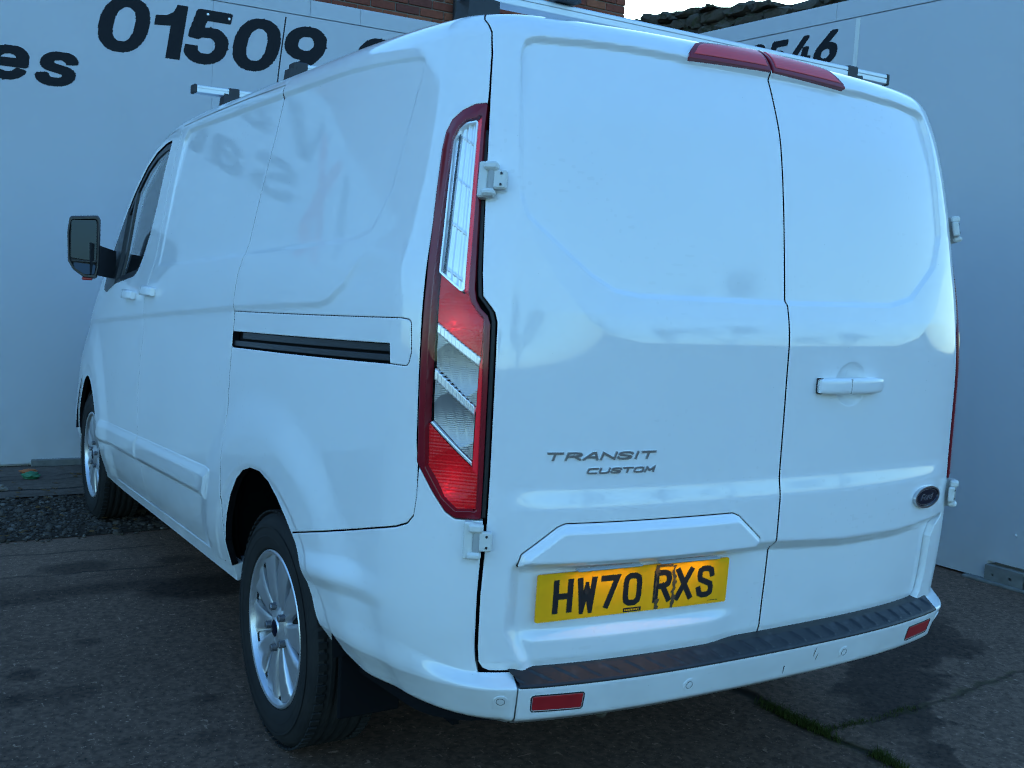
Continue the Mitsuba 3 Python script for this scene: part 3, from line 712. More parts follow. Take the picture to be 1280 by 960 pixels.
# right side: one panel, mostly hidden
rq = Polygon([(-2.084, .42), (-2.118, .42), (-1.46, .42)] + [(-a, b + .002) for a, b in SEAM] + [(-.931, 1.0), (-.944, 1.6), (-.8235, 1.765)] + [(-a, b) for a, b in gapq[::-1]] + [(-.92, 2.06), (-1.0, 2.15), (-2.096, 2.15)]).buffer(0)
rq = rq.difference(mir(LAMP).buffer(.003)).difference(mir(ARCH))
panel(V + '__side_panel_001', rq, 'm_paint', .016, side_disp, seal_shade=True, flange=.02)

slot = P2((2.10, 1.1655), (1.026, 1.2135), (1.021, 1.171), (1.0, 1.171), (1.0, 1.15), (2.10, 1.1175))
slot = P2((2.10, 1.1655), (1.0265, 1.2140), (1.0215, 1.1725), (2.10, 1.119))
railp = RAILP.difference(P2((2.10, 1.1655), (1.0265, 1.2140), (1.0215, 1.1735), (1.021, 1.160), (2.10, 1.110)))
panel(V + '__rail_cover', railp, 'm_paint', .009, side_disp, seal_shade=True, flange=.022)
def band2(t0, t1, u0=1.012, u1=2.098):
    lo = lambda u: np.interp(u, [1.0215, 2.10], [1.1725, 1.119]); hi = lambda u: np.interp(u, [1.0265, 2.1], [1.2140, 1.1655])
    a = lambda u, t: lo(u) + (hi(u) - lo(u)) * t
    return P2((u0, a(u0, t0)), (u1, a(u1, t0)), (u1, a(u1, t1)), (u0, a(u0, t1)))
panel(V + '__rail_cover__rail', band2(.02, .38, 1.03), 'm_trim', .02, None, off=-.012, flange=.015)
panel(V + '__rail_cover__rail', band2(.52, .98, 1.03, 2.03), 'm_trim', .02, None, off=-.018, flange=.015)

sd = Polygon([(a + .0031, b) for a, b in CS] + [(2.11, .420)] + [(3.304, .372)] + [(a - .0032, b) for a, b in BS[::-1]] + [(3.32, 1.957), (2.9, 1.964), (2.45, 1.969), (2.108, 1.963)][0:0])
sd = sd.intersection(Polygon([(1.9, .2), (3.6, .2), (3.6, 1.952), (3.318, 1.955), (2.96, 1.962), (2.478, 1.967), (2.0, 1.962)]))
panel(V + '__sliding_door', sd, 'm_paint', .010, side_disp, seal_shade=True, flange=.02, fine=(fineq, .0029))
labels[V + '__sliding_door'] = {'label': 'left sliding load door'}
# roof edge strip above the sliding door
strip = Polygon([(2.0975, 1.9655), (2.478, 1.971), (2.96, 1.966), (3.325, 1.958), (3.7, 1.945), (3.7, 2.2), (2.0975, 2.2)])
panel(V + '__roof_edge', strip, 'm_paint', .012, None, flange=.02, roll=.001)
panel(V + '__roof_edge', mir(strip), 'm_paint', .03, None, flange=.02, roll=.001)
WIN = rnd(P2((3.455, 1.912), (3.56, 1.905), (3.70, 1.875), (3.83, 1.815), (3.95, 1.72), (4.08, 1.61), (4.22, 1.50), (4.33, 1.42), (4.40, 1.36), (4.36, 1.21), (4.268, 1.203), (4.03, 1.252), (3.62, 1.297), (3.565, 1.325), (3.545, 1.36), (3.483, 1.485), (3.46, 1.60)), .012)
fd = Polygon([(a + .0032, b) for a, b in BS] + [(3.312, .366), (4.34, .325), (4.40, .55), (4.43, .80), (4.46, 1.10), (4.46, 1.33), (4.35, 1.43), (4.24, 1.52), (4.1, 1.63), (3.97, 1.74), (3.85, 1.835), (3.71, 1.90), (3.55, 1.94), (3.40, 1.953)])
fd = fd.difference(WIN.buffer(.002)).difference(ARCHF)
panel(V + '__front_door', fd, 'm_paint', .012, side_disp, seal_shade=True, flange=.02)
ff = Polygon([(4.345, .32), (4.405, .55), (4.435, .80), (4.465, 1.10), (4.463, 1.335), (4.60, 1.20), (4.9, 1.04), (5.2, .92), (5.4, .80), (5.42, .42), (5.3, .30)]).difference(ARCHF)
panel(V + '__front_wing', ff, 'm_paint', .016, side_disp, seal_shade=True, flange=.02)
rf = Polygon([(-2.09, .37), (-2.10, 1.96), (-3.4, 1.955), (-3.55, 1.935), (-3.85, 1.83), (-4.1, 1.625), (-4.35, 1.425), (-4.60, 1.20), (-4.9, 1.04), (-5.2, .92), (-5.4, .80), (-5.42, .42)]).difference(mir(ARCHF)).difference(mir(WIN))
panel(V + '__side_panel_002', rf, 'm_paint', .03, side_disp, flange=.02)
# sill
sill = Polygon([(2.116, .418), (3.0, .383), (3.31, .366), (4.34, .322), (4.34, .277), (3.31, .318), (2.116, .362)])
panel(V + '__sill', sill.buffer(-.002), 'm_paint', .012, lambda u, v: .004 + 0 * u, flange=.05)
panel(V + '__sill_001', mir(sill).buffer(-.002), 'm_paint', .03, lambda u, v: .004 + 0 * u, flange=.05)
# side mouldings: bevelled bars
def mould(key, u0, u1, z0, z1, z2, z3, e0, e1):
    p = rnd(P2((u0, z0), (u1, z1), (u1 + e1, z2), (u0 + e0, z3)), .006)
    def dsp(u, v):
        s = sdist(p, u, v); topd = np.interp(u, [u0, u1], [z0, z1]) - v
        return side_disp(u, v) + np.minimum(.004 + .010 * S01(topd / .034), .004 + .010 * S01((s) / .022))
    panel(key, p, 'm_paint', .008, dsp, flange=.016, roll=.002)
mould(V + '__side_moulding', 2.235, 3.352, .7085, .6425, .533, .598, .045, .022)
mould(V + '__side_moulding', 3.360, 4.16, .6420, .595, .478, .532, .023, .14)
# window
panel(V + '__window_seal', WIN.difference(rnd(WIN.buffer(-.028), .01)), 'm_trim', .012, None, off=-.006, flange=.02)
panel(V + '__window', WIN.buffer(-.002).difference(P2((4.02, 1.1), (4.12, 1.72), (5, 1.72), (5, 1.1))), 'm_glass', .03, None, off=-.012, flange=0, roll=0)
panel(V + '__corner_trim', WIN.buffer(.001).intersection(P2((4.03, 1.1), (4.10, 1.72), (5, 1.72), (5, 1.1))), 'm_trim', .014, None, off=.001, flange=.02)
panel(V + '__window_bar', P2((3.94, 1.27), (3.985, 1.27), (3.99, 1.70), (3.955, 1.70)), 'm_trim', .014, None, off=-.005, flange=.01)
# roof, windscreen, bonnet
panel(V + '__roof', shapely.box(-.602, .40, .602, 2.95), 'm_paint', .03, lambda u, v: .0 * u, ch=roofchart, flange=0, roll=0)
tail = None
for sgn in (1, -1):
    ra = shapely.box(0, 2.0605, .93, 2.1985) if sgn > 0 else shapely.box(-.93, 2.0605, 0, 2.1985)
    panel(V + '__roof_edge', ra, 'm_paint', .015, None, flange=.01, roll=.001)
    rb = Polygon([(.93 * sgn, 2.152), (.93 * sgn, 2.1985), (2.096 * sgn, 2.1985), (2.096 * sgn, 2.152)])
    panel(V + '__roof_edge', rb, 'm_paint', .015, None, flange=.005, roll=0)
panel(V + '__windscreen', shapely.box(-.66, 2.97, .66, 3.88), 'm_glass', .03, ch=roofchart, flange=0, roll=0, off=-.004)
panel(V + '__bonnet', shapely.box(-.76, 3.90, .76, 4.955), 'm_paint', .03, ch=roofchart, flange=0, roll=0)
for sx in (-1, 1):
    pl = Polygon([(sx * .60, 2.9), (sx * .665, 2.97), (sx * .665, 3.88), (sx * .80, 3.90), (sx * .80, 3.4), (sx * .74, 2.9)])
    panel(V + '__windscreen_pillar', pl, 'm_trim', .03, ch=roofchart, off=-.004, flange=.02, roll=0)

# ---- dark inner shell seen through the gaps
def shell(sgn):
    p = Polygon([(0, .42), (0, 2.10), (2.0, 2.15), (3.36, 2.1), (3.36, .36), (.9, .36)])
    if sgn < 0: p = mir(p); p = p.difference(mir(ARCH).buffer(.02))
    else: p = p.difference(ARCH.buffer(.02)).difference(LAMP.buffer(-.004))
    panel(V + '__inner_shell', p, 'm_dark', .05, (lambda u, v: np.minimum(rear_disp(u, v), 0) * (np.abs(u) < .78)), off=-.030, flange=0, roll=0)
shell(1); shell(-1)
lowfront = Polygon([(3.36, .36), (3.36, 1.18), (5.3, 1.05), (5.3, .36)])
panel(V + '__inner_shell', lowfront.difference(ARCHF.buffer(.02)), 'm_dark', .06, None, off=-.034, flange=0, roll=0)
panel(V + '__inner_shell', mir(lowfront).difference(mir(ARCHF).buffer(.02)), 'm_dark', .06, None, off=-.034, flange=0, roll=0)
put(V + '__bulkhead', box([0, 2.66, 1.15], [1.66, .03, 1.4]), 'm_dark')
put(V + '__cab_floor', box([0, 3.4, .75], [1.7, 1.5, .05]), 'm_dark')
put(V + '__dashboard', box([0, 3.85, 1.0], [1.66, .35, .35], bevel=.08), 'm_trim')
seat = cat([box([-.52, 2.86, 1.05], [.46, .14, .62], bevel=.05), box([-.52, 2.84, 1.47], [.26, .10, .22], bevel=.04), box([-.52, 3.1, .80], [.46, .5, .16], bevel=.05)])
put(V + '__seat', seat, 'm_black', 40)

# ---- bumper
def bump_disp(u, v):
    a = np.abs(u)
    A = .0465 - .0375 * S01((a - .68) / .30)
    p = S01((a - .78) / .22); v0 = .503 + .05 * p
    w = S01((v0 - v) / (v0 - .478))
    face = -(.20 + .16 * S01((a - .69) / .04)) * np.maximum(.474 - v, 0) - 1.2 * np.maximum(.405 - v, 0) * S01((.408 - v) / .03)
    return A * w + face + side_disp(u, v) * S01((a - .80) / .15)
corner = Polygon([(.7005, .5015), (.777, .5015), (.7835, .527), (.7865, .56), (.7865, .68), (.783, .77), (.7815, .846)] + [(.838, .846), (.858, .858), (.886, .896), (.914, .940), (.9225, .950)] + [(a, b - .002) for a, b in SEAM[::-1][1:]] + [(1.46, .60), (1.34, .40), (1.305, .455), (1.24, .425), (1.165, .396), (1.08, .388), (.956, .386), (.835, .380), (.7005, .372)])
corner = corner.difference(LAMP.buffer(.003)).difference(ARCH)
fz = shapely.box(.68, .45, .95, .56)
panel(V + '__bumper_corner', corner, 'm_paint', .008, bump_disp, flange=.05, fine=(fz, .0035), roll=.0025)
# white sill corner under the right door, left clear by the door's stepped edge
fill = Polygon([(-.7835, .5035), (-.7865, .56), (-.7865, .68), (-.783, .75), (-.772, .765), (-.753, .740), (-.7165, .720), (-.6945, .69), (-.6925, .60), (-.6885, .565), (-.6785, .53), (-.666, .5125), (-.66, .5035)])
cr = shapely.union_all([mir(corner), fill.buffer(.0008), shapely.box(-.7875, .5015, -.7805, .76)]).buffer(.0002)
panel(V + '__bumper_corner_001', cr, 'm_paint', .009, bump_disp, flange=.05, fine=(mir(fz), .005), roll=.0025)
centre = Polygon([(.6975, .478), (.6975, .372), (.35, .366), (0, .364), (-.35, .366), (-.6975, .372), (-.6975, .478)])
panel(V + '__bumper', centre, 'm_paint', .008, bump_disp, flange=.06, roll=.003)
def step_mesh():
    us = np.arange(-.714, .7141, .0035); prof = np.array([(.520, -.045), (.512, -.020), (.508, .002), (.499, .018), (.490, .036), (.4865, .0435), (.482, .0475), (.4785, .0475), (.4775, .040)])
    dense = []
    for a, b in zip(prof[:-1], prof[1:]):
        for t in np.linspace(0, 1, 5)[:-1]: dense.append(a + (b - a) * t)
    dense.append(prof[-1]); prof = np.array(dense)
    Uu, Kk = np.meshgrid(us, np.arange(len(prof)), indexing='ij')
    v = prof[Kk, 0]; off = prof[Kk, 1].copy()
    rel = np.clip((off - .0) / .04, 0, 1)
    # slanted ribs
    ph = ((Uu + .03 * rel) / .0585) % 1.0
    rib = S01(1 - np.abs(ph - .5) / .10) * S01((rel - .05) / .15) * S01((.99 - rel) / .12)
    v = v + .0052 * rib
    # ends slope outwards to the corner
    shrink = 1 - .026 * rel * (np.abs(Uu) > .0)
    A = .0465 - .0375 * S01((np.abs(Uu) - .68) / .30)
    X = surf((Uu * shrink).ravel(), v.ravel(), None, 0.0)
    c, d, t = chart((Uu * shrink).ravel(), v.ravel()); X = c + d * (t + off.ravel() * (A.ravel() / .0465))[:, None]
    n0, n1 = Uu.shape; i = (np.arange(n0 - 1)[:, None] * n1 + np.arange(n1 - 1)[None]).ravel()
    F = np.vstack([np.stack([i, i + 1, i + n1], 1), np.stack([i + 1, i + n1 + 1, i + n1], 1)])
    m = trimesh.Trimesh(X, F, process=False)
    k = m.triangles_center; 
    if (m.face_normals[:, 2].sum()) < 0: m.invert()
    return m
put(V + '__bumper_step', step_mesh(), 'm_step', 40)
labels[V + '__bumper_step'] = {'label': 'black ribbed tread strip on top of the bumper'}
def disc_on(key, u, v, disp, r, t, m, off=0.0, r0=0.0):
    o, a, b, n = frame(u, v, off, disp)
    if r0: mm = trimesh.creation.annulus(r0, r, t, sections=28)
    else: mm = trimesh.creation.cylinder(radius=r, height=t, sections=28)
    return put(key, frame_mesh(mm, o, a, b, n), m)
for uu, vv in ((.730, .447), (.266, .434), (-.268, .436), (-.735, .447)):
    kk = disc_on(V + '__parking_sensor', uu, vv, bump_disp, .0165, .004, 'm_paint')
    disc_on(kk + '__ring', uu, vv, bump_disp, .0100, .0052, 'm_black', r0=.0088)
def pad(key, poly, m, disp, off, flange=.01, h=.008, roll=.002):
    return panel(key, poly, m, h, (lambda u, v: disp(u, v)) if disp else None, off=off, flange=flange, roll=roll)
for sgn in (1, -1):
    pr = rnd(P2((.669, .457), (.558, .455), (.556, .417), (.666, .4205)), .005)
    pr = pr if sgn > 0 else mir(pr)
    pad(V + '__bumper_reflector', pr, 'm_redrefl', bump_disp, .002)
    pad(V + '__bumper_reflector_frame' if False else V + '__reflector_frame', pr.buffer(.0035).difference(pr.buffer(.0008)), 'm_trim', bump_disp, .0012, flange=.004, roll=0)
# scuffs on the bumper
for (u, v, w, hgt, sk) in ((-.047, .418, .0022, .016, .2), (-.150, .452, .0010, .018, -.3), (-.162, .436, .0008, .014, -.4)):
    pp = P2((u - w + sk * hgt * .5, v + hgt), (u + w * .5 + sk * hgt * .5, v + hgt * .9), (u + w - sk * hgt * .4, v), (u - w * .2 - sk * hgt * .4, v - hgt * .6))
    panel(V + '__bumper__scuff', pp, 'm_tape' if w < .002 else 'm_ink', .004, bump_disp, off=.0006, flange=0, roll=0)
eye = trimesh.creation.torus(.026, .008); eye.apply_transform(trimesh.transformations.rotation_matrix(math.pi / 2, [0, 1, 0])); eye.apply_translation([-.42, .15, .36]); put(V + '__towing_eye', eye, 'm_bark', True)

# ---- tail lamps
def lamp(sgn):
    f = (lambda p: p) if sgn > 0 else mir
    k = V + '__tail_lamp' if sgn > 0 else V + '__tail_lamp_001'
    labels[k] = {'label': 'tall red and clear tail lamp on the near corner' if sgn > 0 else 'far side tail lamp seen edge on'}
    dome = lambda u, v: .004 + .006 * S01(sdist(f(LAMP), u, v) / .03)
    win = rnd(P2((.9115, 1.672), (.897, 1.704), (.877, 1.722), (.852, 1.725), (.834, 1.738), (.8335, 1.34), (.826, 1.318), (.811, 1.297), (.7985, 1.283), (.7955, 1.145), (.795, .952), (.7955, .868), (.838, .865), (.868, .892), (.906, .955), (.9115, 1.075), (.9115, 1.20), (.9125, 1.359), (.9155, 1.5)), .005)
    rim = LAMP.difference(win)
    panel(k + '__rim', f(rim), 'm_maroon', .007, dome, flange=.02, roll=.002)
    panel(k + '__housing', f(LAMP.buffer(-.001)), 'm_dark', .03, None, off=-.046, flange=0, roll=0)
    # seal to the door
    seal_shade = Polygon([(a + .0005, b) for a, b in GAP if .845 < b < 1.775] + [(a + .0105, b) for a, b in GAP[::-1] if .845 < b < 1.775])
    panel(k + '__seal_shade', f(seal_shade), 'm_black', .012, None, off=-.012, flange=.01, roll=.001)
    def ribs(pitch, ang, amp, base, dome_c=None):
        ca, sa = math.cos(ang), math.sin(ang)
        def fn(u, v):
            q = (np.abs(u) * ca + v * sa) / pitch; t = np.abs(q - np.floor(q) - .5) * 2
            return base + amp * t
        return fn
    CLEAR = rnd(P2((.9085, 1.668), (.896, 1.698), (.877, 1.715), (.8475, 1.719), (.8455, 1.338), (.901, 1.379)), .004)
    # upper clear section: bright stepped reflector with vertical flutes
    def flute(u, v):
        q = np.abs(u) / .0148; t = q - np.floor(q)
        st = (v - .6 * (np.abs(u) - .87)) / .098; s = st - np.floor(st)
        return -.013 + .005 * np.abs(t - .5) * 2 + .0025 * S01((.06 - s) / .05)
    panel(k + '__reflector', f(CLEAR), 'm_silver', .0035, flute, flange=.02, roll=0)
    fr = CLEAR.buffer(.0025).difference(CLEAR.buffer(-.0015))
    panel(k + '__clear_frame', f(fr), 'm_silver', .004, None, off=.0025, flange=.014, roll=0)
    if sgn > 0:
        for uu in (.8955, .9045 - .012):
            panel(k + '__flute_line', P2((uu, 1.375), (uu + .0011, 1.375), (uu + .004, 1.69), (uu + .003, 1.69)), 'm_trim', .01, None, off=-.006, flange=.003, roll=0)
    RED1 = P2((.9015, 1.376), (.845, 1.334), (.8335, 1.34), (.826, 1.318), (.811, 1.297), (.800, 1.283), (.8005, 1.199), (.900, 1.270))
    REDS = P2((.8475, 1.722), (.8335, 1.735), (.8335, 1.34), (.8445, 1.336))      # red strip along the clear part
    CL2 = P2((.8985, 1.247), (.8045, 1.180), (.8055, 1.092), (.8985, 1.172)); CL3 = P2((.8985, 1.147), (.808, 1.073), (.8085, .974), (.8985, 1.056))
    B1 = P2((.9, 1.270), (.8, 1.199), (.8045, 1.180), (.8995, 1.247)); B2 = P2((.8995, 1.172), (.8055, 1.092), (.808, 1.073), (.8995, 1.147))
    REDR = P2((.800, 1.283), (.8005, 1.199), (.8045, 1.180), (.8085, .974), (.8085, .955), (.796, .945), (.7955, 1.145), (.7985, 1.283))  # red strip at the inner edge
    REDL = P2((.9055, 1.052), (.796, .950), (.7965, .870), (.838, .867), (.868, .895), (.905, .956))
    def facet(a, p):
        def fn(u, v):
            q1 = np.abs(u) / p; q2 = v / p
            t1 = np.abs(q1 - np.floor(q1) - .5) * 2; t2 = np.abs(q2 - np.floor(q2) - .5) * 2
            bowl = ((np.abs(u) - .85) / .05) ** 2 + ((v - a) / .05) ** 2
            return -.016 + .003 * (t1 + t2) / 2 + .008 * np.clip(bowl, 0, 1.2) / 1.2
        return fn
    panel(k + '__red_section', f(RED1.buffer(-.0008)), 'm_redprism', .0035, facet(1.29, .006), flange=0, roll=0, uv=True)
    panel(k + '__red_section', f(REDL.buffer(-.0008)), 'm_redprism', .0035, facet(.94, .0075), flange=0, roll=0, uv=True)
    panel(k + '__red_strip', f(REDS.buffer(-.0006)), 'm_lampred', .006, None, off=-.003, flange=.01, roll=.0008)
    panel(k + '__red_strip', f(REDR.buffer(-.0006)), 'm_lampred', .006, None, off=-.003, flange=.01, roll=.0008)
    for q in (B1, B2):
        def br(u, v):
            t = (np.abs(u) / .0085); t = t - np.floor(t); return -.004 - .004 * np.abs(t - .5) * 2
        panel(k + '__bright_bar', f(q.buffer(-.0008)), 'm_silver', .0028, br, flange=.01, roll=.0004)
    panel(k + '__bright_bar', f(P2((.8990, 1.0555), (.8085, .9735), (.8085, .9625), (.9035, 1.0505)).buffer(-.0006)), 'm_silver', .0028, None, off=-.006, flange=.01, roll=.0004)
    for q, a in ((CL2, 1.17), (CL3, 1.06)):
        def rb(u, v, a=a):
            t = (v + .12 * np.abs(u)) / .0048; t = np.abs(t - np.floor(t) - .5) * 2
            bowl = ((np.abs(u) - .85) / .06) ** 2 + ((v - a) / .06) ** 2
            return -.022 + .0022 * t + .010 * np.clip(bowl, 0, 1)
        panel(k + '__reflector', f(q.buffer(-.0008)), 'm_silver_dark', .0026, rb, flange=.015, roll=0)
    panel(k + '__lens', f(win.buffer(.001)), 'm_lens', .010, dome, off=-.001, flange=0, roll=0)
lamp(1); lamp(-1)
# the side lights and the plate lights are on in the photograph
def glow(sgn):
    b1 = pt3(sgn * .862, 1.262, -.02); b2 = pt3(sgn * .858, .905, -.02); b3 = pt3(sgn * .845, .945, -.02)
    def fn(p, n, uv):
        def g(b, r): return dr.exp(-(dr.square(p.x - float(b[0])) + dr.square(p.y - float(b[1])) + dr.square(p.z - float(b[2]))) / (r * r))
        sp = noise(p.x * 260 + p.y * 130, p.y * 210, p.z * 260)
        e = .0018 + .008 * g(b1, .045) + .007 * g(b2, .030) + .005 * g(b3, .028)
        e = e * (.55 + .9 * sp) + .05 * g(b1, .014) * smoothstep(.45, .8, sp) + .03 * g(b2, .012) * smoothstep(.4, .7, sp)
        return mi.Color3f(1.0, .010, .030) * e
    return fn
for sgn, k in ((1, V + '__tail_lamp'), (-1, V + '__tail_lamp_001')):
    f = proc(glow(sgn))
    for q in ('__red_section', '__red_section_001'): scene[k + q]['emitter'] = {'type': 'area', 'radiance': f}
    scene[k + '__red_strip']['emitter'] = {'type': 'area', 'radiance': rgb(.0050, .00012, .0006)}
    scene[k + '__red_strip_001']['emitter'] = {'type': 'area', 'radiance': rgb(.0040, .0001, .0004)}

# ---- high brake lamp, split by the door gap
for sgn in (1, -1):
    pb = P2((.004, 1.905), (.268, 1.9015), (.262, 1.915), (.232, 1.945), (.208, 1.956), (.004, 1.984))
    pb = rnd(pb, .003); pb = pb if sgn > 0 else mir(pb)
    kb = panel(V + '__brake_lamp', pb, 'm_maroon', .008, lambda u, v: .006 + .006 * S01((v - 1.90) / .05), flange=.02, roll=.002)
    pi = pb.buffer(-.010)
    panel(kb + '__lens', pi, 'm_brake', .008, lambda u, v: .008 + .006 * S01((v - 1.90) / .05), flange=.004, roll=.001)

# ---- hinges
def hinge(u, v, w, h, key, sgn):
    hm = 'm_paint_matt' if sgn > 0 else 'm_grey_plastic'
    o, a, b, n = frame(sgn * u, v, 0.0)
    a = a * sgn
    def bx(c, s, bev=.003): return frame_mesh(box(c, s, bevel=bev), o, a, b, n)
    kk = put(key, bx([-.012, 0, .006], [.022, h, .030]), hm)
    put(kk + '__knuckle', bx([.004, h * .36, .020], [.032, h * .24, .024], .005), 'm_paint_matt')
    put(kk + '__knuckle', bx([.002, -h * .38, .020], [.030, h * .2, .024], .005), 'm_paint_matt')
    put(kk + '__leaf', bx([.022, 0, .016], [.034, h * .52, .016], .003), 'm_paint_matt')
    for dz in (-.012, .012):
        m = trimesh.creation.cylinder(radius=.0028, height=.004, sections=12); m.apply_translation([.028, dz, .0245]); put(kk + '__bolt', frame_mesh(m, o, a, b, n), 'm_ink')
    c = trimesh.creation.cylinder(radius=.009, height=h * .8, sections=16); c.apply_transform(trimesh.transformations.rotation_matrix(math.pi / 2, [1, 0, 0])); c.apply_translation([.006, 0, .018])
    put(kk + '__pin', frame_mesh(c, o, a, b, n), 'm_grey_plastic', 40)
for sgn in (1, -1):
    hinge(.802, 1.576, .05, .078, V + '__hinge', sgn)
    hinge(.797, .806, .05, .082, V + '__hinge', sgn)

# ---- plate light trim over the plate
def garn_disp(u, v):
    s = sdist(GARN, u, v); top = .839 - v
    d = rear_disp(u, np.maximum(v, .78)) + .0
    slope = np.minimum(top / .020, np.maximum(s, 0) / .016)
    return d + .001 + .016 * S01(slope) - .16 * np.maximum(.757 - v, 0)
panel(V + '__plate_light_trim', GARN, 'm_paint', .006, garn_disp, flange=.045, roll=.002)
o, a, b, n = frame(.39, .680, .0, rear_disp); o = o + b * .062
put(V + '__plate_light_trim__underside', frame_mesh(box([0, .010, -.004], [.56, .010, .016], bevel=.002), o, a, b, n), 'm_grey_plastic')
for dx in (-.11, .11):
    kl = put(V + '__plate_light_trim__light_unit', frame_mesh(box([dx, -.004, .029], [.17, .003, .018], bevel=.001), o, a, b, n), 'm_grey_plastic')
    lm = trimesh.Trimesh(np.array([[dx - .08, -.0105, .023], [dx + .08, -.0105, .023], [dx + .08, -.0065, .036], [dx - .08, -.0065, .036]]), [[0, 1, 2], [0, 2, 3]], process=False)
    lm = frame_mesh(lm, o, a, b, n)
    if (lm.face_normals[0] @ b) > 0: lm.invert()
    kk = put(V + '__plate_light_trim__bulb_cover', lm, 'm_grey_plastic'); scene[kk]['emitter'] = {'type': 'area', 'radiance': rgb(.42, .23, .09)}

# ---- number plate
def plate():
    o, a, b, n = frame(.4015, .6695, .004, rear_disp)
    # straight plate across the curved door
    pl = pt3(.660, .6685, .010, rear_disp); pr = pt3(.1475, .6725, .010, rear_disp)
    a = (pr - pl) / np.linalg.norm(pr - pl); b = b - a * (a @ b); b /= np.linalg.norm(b); n = np.cross(a, b); o = (pl + pr) / 2 + n * .006
    k = V + '__number_plate'
    labels[k] = {'label': 'yellow rear number plate with a taped smudge'}
    p = rnd(shapely.box(-.26, -.0555, .26, .0555), .005)
    body = extrude(p, .004); put(k + '__body', frame_mesh(body, o, a, b, n), 'm_plate')
    x = -.219; g = []
    for ch in 'HW70 RXS':
        if ch == ' ': x += .022; continue
        put(k + '__character', frame_mesh(extrude(stroke_char(ch, x, -.0385, .050, .079, .0138), .0006), o + n * .0040, a, b, n), 'm_ink')
        x += .061
    # small black maker's strip and tiny print, both too small to read
    put(k + '__maker_strip', frame_mesh(extrude(shapely.box(-.032, -.0535, .016, -.0435), .0005), o + n * .0040, a, b, n), 'm_ink')
    marks = shapely.union_all([shapely.box(-.029 + i * .0046, -.0505, -.0262 + i * .0046, -.0465) for i in range(9)])
    put(k + '__maker_strip_print', frame_mesh(extrude(marks, .0003), o + n * .0045, a, b, n), 'm_plate')
    put(k + '__small_print', frame_mesh(extrude(shapely.union_all([shapely.box(.205 + i * .0045, -.0485, .2078 + i * .0045, -.0465) for i in range(7)]), .0004), o + n * .0040, a, b, n), 'm_ink')
    def smear(pts, seed):
        q = Polygon(pts).segmentize(.003); c = np.array(q.exterior.coords)
        nn = meshkit.noise(np.c_[c * 140, np.full(len(c), seed)], seed) - .5
        c = c + nn[:, None] * [.010, .003]; return Polygon(c).buffer(0)
    put(k + '__tape_residue', frame_mesh(extrude(smear([(.050, -.054), (.062, -.054), (.062, .054), (.050, .054)], 3).difference(smear([(.053, -.03), (.066, -.03), (.066, .034), (.055, .034)], 8)), .0003), o + n * .0048, a, b, n), 'm_tape')
    put(k + '__tape_residue', frame_mesh(extrude(smear([(.098, -.054), (.108, -.054), (.107, .03), (.108, .050), (.060, .055), (.060, .049), (.100, .045)], 5), .0003), o + n * .0048, a, b, n), 'm_tape')
    m = trimesh.creation.cylinder(radius=.005, height=.003, sections=16); m.apply_translation([-.135, .006, .0055]); put(k + '__screw', frame_mesh(m, o, a, b, n), 'm_black')
plate()

# ---- badges
def badge_word(word, u0, u1, v0, v1, t):
    """u0 left end, u1 right end, lettering slanted, chrome"""
    o, a, b, n = frame((u0 + u1) / 2, (v0 + v1) / 2, 0.0, rear_disp); W = (u0 - u1); H = v1 - v0
    o = (pt3(u0, (v0 + v1) / 2, 0, rear_disp) + pt3(u1, (v0 + v1) / 2, 0, rear_disp)) / 2 + n * .004
    a = pt3(u1, v0, 0, rear_disp) - pt3(u0, v0, 0, rear_disp); W = np.linalg.norm(a); a /= W; b = b - a * (a @ b); b /= np.linalg.norm(b); n = np.cross(a, b)
    widths = np.array([.32 if c == 'I' else 1.0 for c in word]); gap = .14
    unit = W / (widths.sum() + gap * (len(word) - 1)); x = -W / 2
    for c, w in zip(word, widths):
        xm = x + unit * w / 2; q = (xm + W / 2) / W
        oc, ac, bc, nc = frame(u0 + (u1 - u0) * q, (v0 + v1) / 2, 0.0, rear_disp)
        pg = stroke_char(c, -unit * w / 2, -H / 2, unit * w, H, t, shear=.30) if c != 'I' else stroke_char(c, -t, -H / 2, 2 * t, H, t, shear=.30)
        put(V + '__badge_letter', frame_mesh(extrude(pg, .0045), oc - nc * .001, ac, bc, nc), 'm_badge')
        x += unit * (w + gap)
badge_word('TRANSIT', .662, .396, .980, .999, .0050)
badge_word('CUSTOM', .567, .393, .949, .963, .0040)
def oval():
    o, a, b, n = frame(-.612, .820, .0, rear_disp)
    k = V + '__oval_badge'; labels[k] = {'label': 'chrome rimmed dark blue oval badge'}
    e = affinity.scale(Point(0, 0).buffer(1, 32), .072, .031); e2 = affinity.scale(Point(0, 0).buffer(1, 32), .066, .026)
    put(k + '__rim', frame_mesh(extrude(e.difference(e2), .009), o, a, b, n), 'm_chrome', 30)
    put(k + '__face', frame_mesh(extrude(e2, .006), o, a, b, n), 'm_navy', 30)
    e3 = affinity.scale(Point(0, 0).buffer(1, 32), .061, .0225)
    put(k + '__line', frame_mesh(extrude(e3.difference(e3.buffer(-.0012)), .0008), o + n * .006, a, b, n), 'm_chrome')
    tm = meshkit.text_mesh('Ford', .017, .001); tm.vertices[:, 0] += .35 * tm.vertices[:, 1]; c = tm.bounds.mean(0); tm.apply_translation([-c[0], -c[1], 0])
    tm.apply_scale([1.35, 1, 1])
    put(k + '__script', frame_mesh(tm, o + n * .006, a, b, n), 'm_chrome')
oval()

